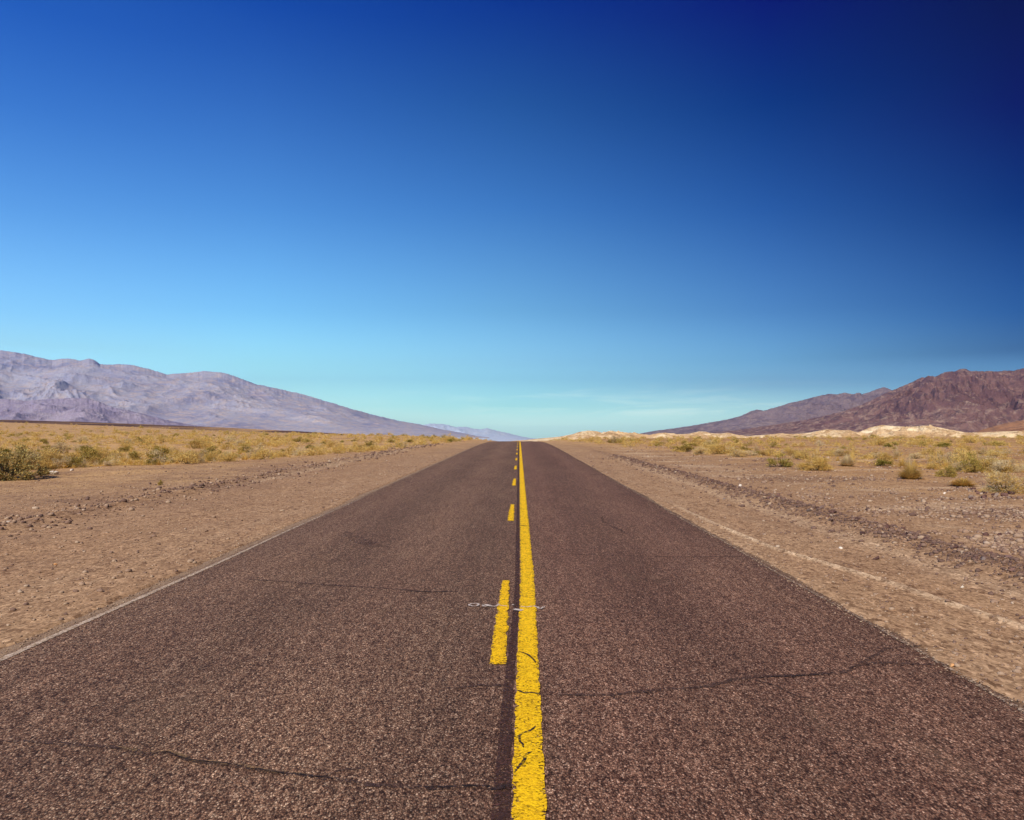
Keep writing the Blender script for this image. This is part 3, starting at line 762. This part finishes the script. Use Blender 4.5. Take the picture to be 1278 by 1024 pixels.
def shrub_np(seed, n, dome=0.9, leaf=(0.05, 0.016), clumps=22, spread=0.16, droop=0.0, stems=True, hollow=0.25, lowp=1.0):
    """unit shrub: width 1, height 1 (scaled by the object); returns foliage and stem arrays"""
    rng = np.random.default_rng(seed)
    th = rng.uniform(0, 2 * PI, clumps); u = rng.uniform(hollow, 1, clumps) ** 0.6
    el = np.arcsin(rng.uniform(0.02, 1.0, clumps) ** lowp)
    asym = 1 + 0.28 * np.sin(th * 1.0 + rng.uniform(0, 6)) + 0.15 * np.sin(3 * th + rng.uniform(0, 6))
    C = np.stack([0.42 * u * np.cos(el) * np.cos(th) * asym, 0.42 * u * np.cos(el) * np.sin(th) * asym, 0.05 + 0.79 * u * np.sin(el) * dome * (0.85 + 0.3 * rng.random(clumps))], -1)
    w = rng.uniform(0.5, 1.5, clumps); w /= w.sum()
    k = rng.choice(clumps, n, p=w)
    off = rng.normal(size=(n, 3)) * spread * rng.uniform(0.4, 1.0, (n, 1)); off[:, 2] *= 0.8
    P = C[k] + off
    P[:, 2] = np.abs(P[:, 2])
    out = P - np.array([0, 0, 0.05]); out /= np.linalg.norm(out, axis=1, keepdims=True) + 1e-9
    D = out * 0.8 + rng.normal(size=(n, 3)) * 0.55 + np.array([0, 0, 0.25 - droop])
    D /= np.linalg.norm(D, axis=1, keepdims=True)
    ln = leaf[0] * rng.uniform(0.5, 1.6, n); wd = leaf[1] * rng.uniform(0.6, 1.5, n)
    V, Fc = tri_leaves(rng, P, D, ln, wd)
    SV, SF = [], []
    if stems:
        for c in C:
            b = np.array([rng.normal(0, 0.03), rng.normal(0, 0.03), -0.02])
            mid = b * 0.5 + c * 0.5 + np.array([c[0] * 0.18, c[1] * 0.18, -0.06])
            pts = [b, mid, c + (c - mid) * 0.3]
            rr = [0.011, 0.007, 0.002]
            base = len(SV)
            for q, r_ in zip(pts, rr):
                for j in range(3):
                    a = j * 2 * PI / 3
                    SV.append(q + np.array([math.cos(a) * r_, math.sin(a) * r_, 0]))
            for s_ in range(2):
                for j in range(3):
                    j2 = (j + 1) % 3
                    SF.append((base + s_ * 3 + j, base + s_ * 3 + j2, base + s_ * 3 + 3 + j2)); SF.append((base + s_ * 3 + j, base + s_ * 3 + 3 + j2, base + s_ * 3 + 3 + j))
    return V, Fc, np.array(SV), np.array(SF)

def tuft_np(seed, n):
    rng = np.random.default_rng(seed)
    th = rng.uniform(0, 2 * PI, n); r0 = 0.13 * np.sqrt(rng.random(n))
    el = np.radians(90 - 74 * rng.random(n) ** 0.72)
    az = th + rng.normal(0, 0.5, n)
    dome = 1 / np.sqrt((np.cos(el) / 0.5) ** 2 + (np.sin(el) / 1.0) ** 2)
    L = dome * rng.uniform(0.45, 1.08, n); wd = rng.uniform(0.008, 0.020, n)
    b = np.stack([r0 * np.cos(th), r0 * np.sin(th), 0 * th], -1)
    def dv(e): return np.stack([np.cos(az) * np.cos(e), np.sin(az) * np.cos(e), np.sin(e)], -1)
    m = b + dv(np.minimum(el + 0.20, 1.57)) * (L * 0.55)[:, None]
    tip = m + dv(el - 0.25 * rng.random(n)) * (L * 0.45)[:, None]
    s = np.stack([-np.sin(th + rng.normal(0, 0.5, n)), np.cos(th), 0 * th], -1) * wd[:, None] / 2
    V = np.stack([b - s, b + s, m + s * 0.8, m - s * 0.8, tip], 1).reshape(-1, 3)
    i = np.arange(n)[:, None] * 5
    Fc = np.concatenate([i + np.array([[0, 1, 2]]), i + np.array([[0, 2, 3]]), i + np.array([[3, 2, 4]])], 0)
    return V, Fc

def shrub_single(name, seed, mat, n, **kw):
    V, Fc, SV, SF = shrub_np(seed, n, **kw)
    if len(SV):
        Fa = np.concatenate([Fc, SF + len(V)]); Va = np.concatenate([V, SV]); fm = np.concatenate([np.zeros(len(Fc)), np.ones(len(SF))])
    else: Va, Fa, fm = V, Fc, np.zeros(len(Fc))
    return mesh_np(name, Va, Fa, [mat, M['stem']], fmat=fm)

rngp = np.random.default_rng(5)
def gz(x, y): return float(ground_h(np.array([x]), np.array([y]))[0])

# hero plants: (name, px, base y, width px, height px, leaf material, style, label, category)
HERO = [
 ('desert_bush', 2, 598, 92, 50, 'leaf_grey', 'open', 'large grey-green desert bush with dark gaps at the left edge of the picture', 'bush'),
 ('desert_bush', 164, 574.5, 15, 15, 'leaf_green', 'round', 'small dark green bush standing in the straw scrub left of the road', 'bush'),
 ('desert_bush', 112, 580, 36, 27, 'leaf_olive', 'round', 'olive bush right of the large grey-green bush, at the front of the scrub', 'bush'),
 ('dry_shrub', 70, 584, 46, 20, 'leaf_dry', 'fine', 'straw-yellow shrub just behind the pale elongated stone', 'shrub'),
 ('desert_bush', 262, 569, 32, 16, 'leaf_olive', 'round', 'yellow-green bush in the middle of the left scrub, before golden grass', 'bush'),
 ('desert_bush', 306, 564, 26, 14, 'leaf_olive', 'round', 'green-tinged bush at the right end of the nearest left scrub', 'bush'),
 ('weed', 199, 606, 10, 8, 'leaf_olive', 'round', 'tiny dark weed alone on the bare gravel left of the road', 'weed'),
 ('desert_bush', 372, 551, 22, 9, 'leaf_olive', 'round', 'olive bush on the skyline of the left scrub, below the mountain slope', 'bush'),
 ('desert_bush', 488, 550, 14, 7, 'leaf_green', 'round', 'small dark bush on the skyline near the left road shoulder', 'bush'),
 ('dry_shrub', 1250, 613, 58, 33, 'leaf_pale', 'fine', 'pale bleached shrub with dark stems above dark rocks at the right edge', 'shrub'),
 ('grass_tuft', 1133, 597, 40, 24, 'leaf_dry', 'tuft', 'big straw-coloured grass clump standing alone on the right plain', 'grass clump'),
 ('desert_bush', 1180, 594.5, 26, 18, 'leaf_olive', 'open', 'low green bush right of the big straw-coloured grass clump', 'bush'),
 ('grass_tuft', 1055, 582, 26, 17, 'leaf_pale', 'tuft', 'pale grass clump between the yellow-green bush and the big straw clump', 'grass clump'),
 ('desert_bush', 974, 582.5, 36, 19, 'leaf_green', 'round', 'bright green bush beside a yellowish one on the right plain', 'bush'),
 ('desert_bush', 1018, 587, 46, 22, 'leaf_dry', 'fine', 'yellowish spreading bush next to the bright green one', 'bush'),
 ('desert_bush', 857, 563.5, 42, 14, 'leaf_olive', 'round', 'wide olive bush closest to the road on the right, dark on its left side', 'bush'),
 ('dry_shrub', 873, 567.5, 22, 13, 'leaf_pale', 'fine', 'pinkish dry shrub in front of the wide olive bush', 'shrub'),
 ('dry_shrub', 921, 570, 26, 14, 'leaf_pale', 'fine', 'rounded cream shrub with a dark base between olive and green bushes', 'shrub'),
 ('grass_tuft', 1197, 606, 40, 13, 'leaf_grass', 'tuft', 'low golden grass clump left of the bleached shrub above dark rocks', 'grass clump'),
 ('desert_bush', 764, 553, 14, 8, 'leaf_green', 'round', 'dark green bush below the first cream clay hill beside the road', 'bush'),
 ('desert_bush', 1169, 557, 15, 5, 'leaf_green', 'round', 'flat dark bush far out on the right plain', 'bush'),
 ('dry_shrub', 1193, 565, 16, 8, 'leaf_pale', 'fine', 'small pale shrub alone behind the low green bush', 'shrub'),
 ('desert_bush', 918, 551, 8, 6, 'leaf_green', 'round', 'tiny dark bush against the cream clay hills', 'bush'),
]
hero_xy = []
for i, (nm, px, yb, wpx, hpx, mt, style, lab, cat) in enumerate(HERO):
    x, Y = pix(px, yb)
    if yb < 560: Y = min(Y, 75); x = (px - VPX) / F * Y
    W, H = wpx / F * Y, hpx / F * Y
    hero_xy.append((x, Y, W))
    e = bpy.data.objects.new(nm, None); COL.objects.link(e)
    e.empty_display_size = 0.2
    e.location = (x, Y, gz(x, Y) - 0.01); e.rotation_euler = (0, 0, 1.3 * i)
    tag(e, lab, cat)
    if style == 'tuft':
        V, Fc = tuft_np(100 + i, 1500)
        V = V * np.array([W * 0.95, W * 0.95, H])
        obj('blades', mesh_np('blades', V, Fc, M[mt]), e)
        V, Fc = tuft_np(150 + i, 160)
        obj('dead_blades', mesh_np('dead_blades', V * np.array([W * 1.1, W * 1.1, H * 0.55]), Fc, M['leaf_dry']), e)
        continue
    n, kw = {'open': (8500, dict(clumps=62, spread=0.068, leaf=(0.040, 0.017), hollow=0.45, lowp=1.7)),
             'round': (2300, dict(clumps=26, spread=0.085, leaf=(0.062, 0.024))),
             'fine': (4200, dict(clumps=28, spread=0.10, leaf=(0.095, 0.012)))}[style]
    V, Fc, SV, SF = shrub_np(100 + i, n, **kw)
    sc3 = np.array([W, W, H])
    mix_ = (np.random.default_rng(i).random(len(Fc)) < 0.38).astype(int)
    obj('foliage', mesh_np('foliage', V * sc3, Fc, [M[mt], M['leaf_dry' if mt != 'leaf_pale' else 'leaf_grass']], fmat=mix_), e)
    obj('stems', mesh_np('stems', SV * sc3, SF, M['stem']), e)

# scrub individuals and the mass behind them
NV = 9
P_DRY = [shrub_single('dry_shrub', 300 + i, M['leaf_dry'] if i % 3 else M['leaf_pale'], 900, clumps=20, spread=0.13, leaf=(0.11, 0.020)) for i in range(NV)]
P_OLV = [shrub_single('desert_bush', 340 + i, M['leaf_olive'] if i % 3 else M['leaf_green'], 900, clumps=18, spread=0.12, leaf=(0.085, 0.032)) for i in range(NV)]
P_TUF = []
for i in range(NV):
    V, Fc = tuft_np(380 + i, 170)
    P_TUF.append(mesh_np('grass_tuft', V, Fc, [M['leaf_grass'] if i % 3 else M['leaf_pale']]))

def scrub_start(side, Y):
    if side < 0: return np.interp(Y, [20, 26, 36, 50, 65, 100, 160], [-21, -18.5, -12.5, -9.4, -7.6, -6.2, -5.4])
    return np.interp(Y, [20, 30, 40, 50, 65, 100, 160], [17, 15.5, 12.0, 9.6, 7.0, 5.6, 5.0])

def scatter(n, side, y0, y1, seed, powy=1.0, dens=None):
    rng = np.random.default_rng(seed); res = []
    while len(res) < n:
        u = rng.random(4000)
        Y = (y0 ** (1 - powy) + u * (y1 ** (1 - powy) - y0 ** (1 - powy))) ** (1 / (1 - powy)) if powy != 1 else y0 * (y1 / y0) ** u
        tmax = 0.76
        st = scrub_start(side, Y)
        lim = side * tmax * Y
        x = st + (lim - st) * rng.random(4000)
        d = fbm(x * 0.09, Y * 0.06, 3, seed + 2)
        keep = (side * (lim - st) > 0) & (d + rng.normal(0, 0.20, 4000) > (-0.04 if side < 0 else 0.08))
        for a, b in zip(x[keep], Y[keep]):
            if all((a - h[0]) ** 2 + (b - h[1]) ** 2 > (0.55 * h[2]) ** 2 for h in hero_xy): res.append((a, b))
    return res[:n]

def plant_set(kind, protos, nl, nr, nind, wr, hr, seed, mk_lab, cat, group):
    pts = scatter(nl, -1, 23, 170, seed, 1.15) + scatter(nr, 1, 26, 170, seed + 50, 1.1)
    rng = np.random.default_rng(seed + 9)
    W = rng.uniform(*wr, len(pts)) * (1 + 0.5 * (rng.random(len(pts)) > 0.85)); H = W * rng.uniform(*hr, len(pts))
    order = sorted(range(len(pts)), key=lambda i: -H[i] * W[i] / pts[i][1] ** 2)
    P = np.array(pts); Zg = ground_h(P[:, 0], P[:, 1])
    first = {}
    rest = []
    for r_, i in enumerate(order):
        if r_ >= nind: rest.append((P[i, 0], P[i, 1], Zg[i], W[i], H[i])); continue
        vi = int(rng.integers(0, len(protos)))
        if vi not in first:
            o = obj(kind, protos[vi]); first[vi] = o
        else:
            o = first[vi].copy(); COL.objects.link(o)
        o.location = (P[i, 0], P[i, 1], Zg[i] - 0.015); o.scale = (W[i], W[i] * rng.uniform(0.85, 1.15), H[i]); o.rotation_euler = (0, 0, rng.uniform(0, 6.28))
        tag(o, mk_lab('left' if P[i, 0] < 0 else 'right'), cat, group % ('left' if P[i, 0] < 0 else 'right'))
    return rest

rest_d = plant_set('dry_shrub', P_DRY, 620, 330, 300, (0.40, 0.95), (0.45, 0.75), 1001, lambda s: f'straw-yellow dry shrub, one of many across the scrub plain {s} of the road', 'shrub', 'dry shrubs on the plain %s of the road')
rest_o = plant_set('desert_bush', P_OLV, 105, 22, 240, (0.35, 0.95), (0.42, 0.75), 1201, lambda s: f'olive bush, one of those dotted through the straw scrub {s} of the road', 'bush', 'olive bushes in the scrub %s of the road')
rest_t = plant_set('grass_tuft', P_TUF, 560, 260, 300, (0.25, 0.55), (0.7, 1.1), 1401, lambda s: f'golden grass tuft, one of those filling the scrub plain {s} of the road', 'grass tuft', 'golden grass tufts on the plain %s of the road')

# the far scrub that reads as one mass
def scrub_mass():
    rng = np.random.default_rng(77)
    Vs, Fs, Ms = [], [], []; off = 0
    lib_d = [shrub_np(500 + i, 190, clumps=12, spread=0.14, leaf=(0.17, 0.045), stems=False)[:2] for i in range(6)]
    lib_t = [tuft_np(520 + i, 60) for i in range(6)]
    items = [(r, 0) for r in rest_d] + [(r, 2) for r in rest_t]
    far = scatter(700, -1, 60, 300, 91, 1.0) + scatter(420, 1, 60, 300, 92, 1.0)
    Pf = np.array(far); Zf = ground_h(Pf[:, 0], Pf[:, 1])
    for (x, y), z in zip(far, Zf):
        w = rng.uniform(0.5, 1.3); k = rng.choice([0, 1, 2], p=[0.62, 0.16, 0.22])
        items.append(((x, y, z, w, w * rng.uniform(0.4, 0.7)), int(k)))
    for (x, y, z, w, h), k in items:
        V, Fc = (lib_t if k == 2 else lib_d)[int(rng.integers(0, 6))]
        a = rng.uniform(0, 6.28); c, s = math.cos(a), math.sin(a)
        Q = np.stack([(V[:, 0] * c - V[:, 1] * s) * w + x, (V[:, 0] * s + V[:, 1] * c) * w + y, V[:, 2] * h + z - 0.02], -1)
        Vs.append(Q); Fs.append(Fc + off); off += len(V); Ms.append(np.full(len(Fc), k))
    o = obj('scrub', mesh_np('scrub', np.concatenate(Vs), np.concatenate(Fs), [M['leaf_dry'], M['leaf_olive'], M['leaf_grass']], fmat=np.concatenate(Ms)))
    tag(o, 'distant straw and olive scrub covering the plain towards the crest', 'scrub', kind='stuff')
scrub_mass()

# thin dry grass between the shrubs
def grass_mass():
    rng = np.random.default_rng(78)
    pts = scatter(4200, -1, 24, 200, 401, 1.2) + scatter(1900, 1, 26, 200, 402, 1.2)
    P = np.array(pts); Z = ground_h(P[:, 0], P[:, 1])
    lib = [tuft_np(560 + i, 22) for i in range(8)]
    Vs, Fs, Ms = [], [], []; off = 0
    for (x, y), z in zip(P, Z):
        V, Fc = lib[int(rng.integers(0, 8))]
        w = rng.uniform(0.25, 0.7); h = rng.uniform(0.08, 0.24); a = rng.uniform(0, 6.28); c, s = math.cos(a), math.sin(a)
        k = 1.0 + y / 60.0
        Q = np.stack([(V[:, 0] * c - V[:, 1] * s) * w * 1.6 + x, (V[:, 0] * s + V[:, 1] * c) * w * 1.6 + y, V[:, 2] * h + z - 0.01], -1)
        Vs.append(Q); Fs.append(Fc + off); off += len(V); Ms.append(np.full(len(Fc), int(rng.random() < 0.35)))
    o = obj('grass', mesh_np('grass', np.concatenate(Vs), np.concatenate(Fs), [M['leaf_grass'], M['leaf_dry']], fmat=np.concatenate(Ms)))
    tag(o, 'thin golden dry grass covering the soil between the shrubs', 'grass', kind='stuff')
grass_mass()

# ------------------------------------------------------------------ ROCKS AND GRAVEL
def mat_rock(name, stops, rnd=0.9, attr=False):
    t = NT(name); p = t.pos()
    r = t.N('ShaderNodeAttribute', attribute_name='tint').outputs['Fac'] if attr else t.N('ShaderNodeObjectInfo').outputs['Random']
    n = t.noise(p, 30, 5, 0.65)
    c = t.ramp(t.math('ADD', t.math('MULTIPLY', r, rnd), t.math('MULTIPLY', t.math('SUBTRACT', n, 0.5), 0.3)), stops)
    return t.done(t.bsdf(c, 0.9, 0.15, t.bump(n, 0.6, 0.01)))
M['rock'] = mat_rock('varnished_rock', [(0.0, (0.060, 0.030, 0.025)), (0.35, (0.105, 0.052, 0.042)), (0.6, (0.185, 0.098, 0.074)), (0.8, (0.185, 0.142, 0.118)), (0.95, (0.36, 0.24, 0.16))])
M['rock_pale'] = mat_rock('pale_rock', [(0.0, (0.62, 0.52, 0.40)), (1.0, (0.75, 0.66, 0.55))])
M['rock_orange'] = mat_rock('orange_rock', [(0.0, (0.55, 0.27, 0.10)), (1.0, (0.62, 0.33, 0.14))])
M['gravel'] = mat_rock('gravel_stones', [(0.0, (0.085, 0.050, 0.040)), (0.25, (0.17, 0.10, 0.072)), (0.5, (0.29, 0.185, 0.12)), (0.75, (0.39, 0.27, 0.175)), (0.93, (0.48, 0.37, 0.27)), (1.0, (0.68, 0.58, 0.47))], attr=True)

def ico():
    p = (1 + 5 ** 0.5) / 2
    v = np.array([(-1, p, 0), (1, p, 0), (-1, -p, 0), (1, -p, 0), (0, -1, p), (0, 1, p), (0, -1, -p), (0, 1, -p), (p, 0, -1), (p, 0, 1), (-p, 0, -1), (-p, 0, 1)], float)
    v /= np.linalg.norm(v[0])
    f = np.array([(0, 11, 5), (0, 5, 1), (0, 1, 7), (0, 7, 10), (0, 10, 11), (1, 5, 9), (5, 11, 4), (11, 10, 2), (10, 7, 6), (7, 1, 8), (3, 9, 4), (3, 4, 2), (3, 2, 6), (3, 6, 8), (3, 8, 9), (4, 9, 5), (2, 4, 11), (6, 2, 10), (8, 6, 7), (9, 8, 1)])
    return v, f
ICO_V, ICO_F = ico()

def rock_np(seed, sub=2):
    rng = np.random.default_rng(seed)
    v, f = ICO_V.copy(), ICO_F.copy()
    for _ in range(sub):
        cache = {}; v = list(v); nf = []
        def mid(a, b):
            k = (min(a, b), max(a, b))
            if k not in cache:
                q = (v[a] + v[b]) / 2; v.append(q / np.linalg.norm(q)); cache[k] = len(v) - 1
            return cache[k]
        for a, b, c in f:
            ab, bc, ca = mid(a, b), mid(b, c), mid(c, a); nf += [(a, ab, ca), (b, bc, ab), (c, ca, bc), (ab, bc, ca)]
        f = np.array(nf); v = np.array(v)
    # chop with planes for angular facets
    for _ in range(16):
        n = rng.normal(size=3); n /= np.linalg.norm(n); d = rng.uniform(0.36, 0.78)
        k = v @ n; over = np.clip(k - d, 0, None); v = v - over[:, None] * n[None, :]
    v = v + rng.normal(0, 0.015, v.shape)
    v = v * np.array([1, rng.uniform(0.6, 0.9), rng.uniform(0.45, 0.75)]) * 0.62
    return v, f
ROCKS = [mesh_np('rock', *rock_np(700 + i), M['rock']) for i in range(14)]

def single_rock(px, y, wpx, hpx, mat, lab, rot=0.0, seed=0):
    x, Y = pix(px, y)
    w, h = wpx / F * Y, hpx / F * Y
    v, f = rock_np(800 + seed)
    o = obj('stone', mesh_np('stone', v / np.abs(v[:, :1]).max() / 2 * 1.0, f, mat), None, (x, Y, gz(x, Y) + h * 0.22), (0.1, -0.1, rot), (w, w * 0.8, h * 1.5))
    tag(o, lab, 'stone')
single_rock(62, 593, 17, 8, M['rock_pale'], 'pale elongated stone beside the large grey-green bush', 0.4, 1)
single_rock(87, 589, 6, 5, M['rock_pale'], 'small pale stone right of the elongated one by the bush', 0.9, 2)
single_rock(922, 608, 7, 4, M['rock_pale'], 'white stone on the gravel below the rounded cream shrub', 0.2, 3)
single_rock(1175, 614, 7, 5, M['rock_pale'], 'pale stone in front of the low green bush on the right', 0.7, 4)
single_rock(69, 706, 6, 5, M['rock_orange'], 'small orange stone on the bare left shoulder', 0.3, 5)
single_rock(1181, 827, 9, 7, M['rock_orange'], 'tan chip of stone lodged at the broken right edge of the asphalt', 1.1, 6)
single_rock(5, 655, 12, 6, M['rock_pale'], 'pale stone among dark pebbles at the far left of the shoulder', 1.4, 7)
single_rock(1195, 733, 7, 5, M['rock_pale'], 'small white stone on the right shoulder below the rock ridge', 0.5, 8)
single_rock(1046, 684, 6, 4, M['rock_pale'], 'small white stone on the right shoulder further up the road', 0.1, 9)

rng = np.random.default_rng(9)
first = {}
def put_rock(x, y, s, lab, group):
    vi = int(rng.integers(0, len(ROCKS)))
    if vi not in first: o = obj('rock', ROCKS[vi]); first[vi] = o
    else: o = first[vi].copy(); COL.objects.link(o)
    o.location = (x, y, gz(x, y) + s * 0.12); o.scale = (s, s, s); o.rotation_euler = (rng.normal(0, 0.35), rng.normal(0, 0.35), rng.uniform(0, 6.28))
    tag(o, lab, 'rock', group)
k = 0
while k < 235:
    y = 6.5 * (34 / 6.5) ** rng.random(); 
    c = 5.42 - 0.012 * max(0, y - 8) + 0.10 * float(fbm(np.array([y * 0.25]), np.array([0.0]), 3, 31)[0])
    if fbm(np.array([y * 0.5]), np.array([7.0]), 3, 66)[0] + rng.normal(0, 0.3) < -0.22: continue
    put_rock(c + rng.normal(0, 0.20 + 0.22 * (rng.random() < 0.25)) , y, float(np.clip(rng.lognormal(-3.05, 0.45), 0.03, 0.12)) * (1 + 0.012 * y), 'dark angular rock in the graded rock ridge beside the right shoulder', 'rocks in the ridge right of the road'); k += 1
for i in range(22):
    x, y = pix(rng.uniform(1205, 1258), rng.uniform(606, 622))
    put_rock(x, y, float(rng.uniform(0.09, 0.2)), 'dark brown rock piled below the bleached shrub at the right edge', 'rocks below the bleached shrub')
k = 0
while k < 18:
    y = 11 * (30 / 11.0) ** rng.random()
    put_rock(-8.2 + rng.normal(0, 0.55), y, float(np.clip(rng.lognormal(-2.9, 0.4), 0.035, 0.11)), 'dark rock in the low gravel windrow left of the road', 'rocks in the windrow left of the road'); k += 1

k = 0
while k < 55:
    y = 11 * (42 / 11.0) ** rng.random(); x = 6.4 + rng.random() ** 1.3 * (0.66 * y - 6.4)
    if 0.66 * y < 7 or fbm(np.array([x * 0.28]), np.array([y * 0.45]), 4, 96)[0] + rng.normal(0, 0.1) < 0.08: continue
    put_rock(x, y, float(np.clip(rng.lognormal(-2.75, 0.4), 0.04, 0.16)), 'dark stone lying on the stony plain beyond the right-hand rock ridge', 'stones on the plain right of the rock ridge'); k += 1

def gravel():
    rng = np.random.default_rng(44)
    X, Y, S = [], [], []
    def add(x, y, s):
        X.append(x); Y.append(y); S.append(s)
    n = 15000                                        # shoulders
    y = 3.2 * (45 / 3.2) ** rng.random(n); side = rng.random(n) < 0.5
    x = np.where(side, edge_r(y) + 0.02 + rng.random(n) ** 1.2 * (0.75 * y + 1.0), edge_l(y) - 0.02 - rng.random(n) ** 1.2 * (0.75 * y + 1.0))
    add(x, y, np.clip(rng.lognormal(-4.75, 0.5, n), 0.003, 0.035) * (1 + 0.035 * y))
    n = 6000                                         # right ridge
    y = 5.5 * (40 / 5.5) ** (rng.random(n) ** 1.15)
    c = 5.42 - 0.012 * np.clip(y - 8, 0, 60) + 0.10 * fbm(y * 0.25, 0 * y, 3, 31)
    add(c + rng.normal(0, 1, n) * np.where(rng.random(n) < 0.20, 0.6, 0.22), y, np.clip(rng.lognormal(-4.15, 0.5, n), 0.008, 0.045) * (1 + 0.02 * y))
    n = 2200                                         # left windrow
    y = 8 * (70 / 8) ** rng.random(n)
    add(-8.2 + 0.01 * np.clip(y - 20, 0, 60) + rng.normal(0, 0.5, n) - np.abs(rng.normal(0, 0.8, n)) * (rng.random(n) < 0.4), y, np.clip(rng.lognormal(-3.8, 0.5, n), 0.01, 0.06) * (1 + 0.018 * y))
    n = 8500                                         # stony patches on the right plain
    y = 9 * (60 / 9) ** rng.random(n * 3); x = 6.2 + rng.random(n * 3) * (0.70 * y - 4)
    kk = np.flatnonzero(fbm(x * 0.28, y * 0.45, 4, 96) + rng.normal(0, 0.16, n * 3) > 0.0)[:n]
    add(x[kk], y[kk], np.clip(rng.lognormal(-3.9, 0.5, len(kk)), 0.008, 0.06) * (1 + 0.015 * y[kk]))
    n = 1500                                         # loose chips on the asphalt edge
    y = 3.2 * (30 / 3.2) ** rng.random(n); side = rng.random(n) < 0.5
    xe = np.where(side, edge_r(y) - np.abs(rng.normal(0, 0.10, n)), edge_l(y) + np.abs(rng.normal(0, 0.12, n)))
    nlast = n
    add(xe, y, rng.uniform(0.004, 0.012, n) * (1 + 0.02 * y))
    x = np.concatenate(X); y = np.concatenate(Y); s = np.concatenate(S)
    z = ground_h(x, y)
    z[-nlast:] = ztop(x[-nlast:], y[-nlast:])
    n = len(x)
    lib = []
    for i in range(24):
        r2 = np.random.default_rng(900 + i)
        lib.append(ICO_V * r2.uniform(0.7, 1.15, (12, 1)) * np.array([1, r2.uniform(0.6, 0.95), r2.uniform(0.45, 0.75)]))
    lib = np.array(lib)
    V = lib[rng.integers(0, 24, n)]
    a = rng.uniform(0, 6.28, n); c, sn = np.cos(a)[:, None], np.sin(a)[:, None]
    Q = np.stack([V[:, :, 0] * c - V[:, :, 1] * sn, V[:, :, 0] * sn + V[:, :, 1] * c, V[:, :, 2]], -1) * s[:, None, None]
    Q = Q + np.stack([x, y, z + s * 0.22], -1)[:, None, :]
    Fc = (ICO_F[None] + (np.arange(n) * 12)[:, None, None]).reshape(-1, 3)
    tn = np.clip(rng.beta(1.9, 1.9, n) + 0.08, 0, 1.1)
    ridge = np.zeros(n); ridge[15000:21000] = 1.1; ridge[21000:23200] = 0.6
    tn = np.where((rng.random(n) < ridge * 0.75), tn * 0.40, tn)
    tn = np.where(tn > 0.82, tn * 0.9, tn)
    tn[-nlast:] = 0.45 + 0.4 * rng.random(nlast)
    o = obj('gravel', mesh_np('gravel', Q.reshape(-1, 3), Fc, M['gravel'], tint=np.repeat(tn, 20)))
    tag(o, 'loose brown gravel and pebbles over the shoulders', 'gravel', kind='stuff')
gravel()

# ------------------------------------------------------------------ HAZE
def haze():
    x0, x1, y0, y1, z0, z1 = -17500, 17500, -80, 22000, -520, 1400
    v = [(x0, y0, z0), (x1, y0, z0), (x1, y1, z0), (x0, y1, z0), (x0, y0, z1), (x1, y0, z1), (x1, y1, z1), (x0, y1, z1)]
    f = [(0, 3, 2, 1), (4, 5, 6, 7), (0, 1, 5, 4), (1, 2, 6, 5), (2, 3, 7, 6), (3, 0, 4, 7)]
    t = NT('haze'); n = t.N('ShaderNodeVolumePrincipled')
    n.inputs['Color'].default_value = (0.30, 0.55, 1.0, 1)
    n.inputs['Density'].default_value = 4.2e-5
    n.inputs['Anisotropy'].default_value = 0.66
    t.nt.links.new(n.outputs[0], t.out.inputs['Volume'])
    o = obj('haze', mesh_np('haze', v, f, t.m))
    tag(o, 'thin blue desert haze', 'haze', kind='stuff')
haze()
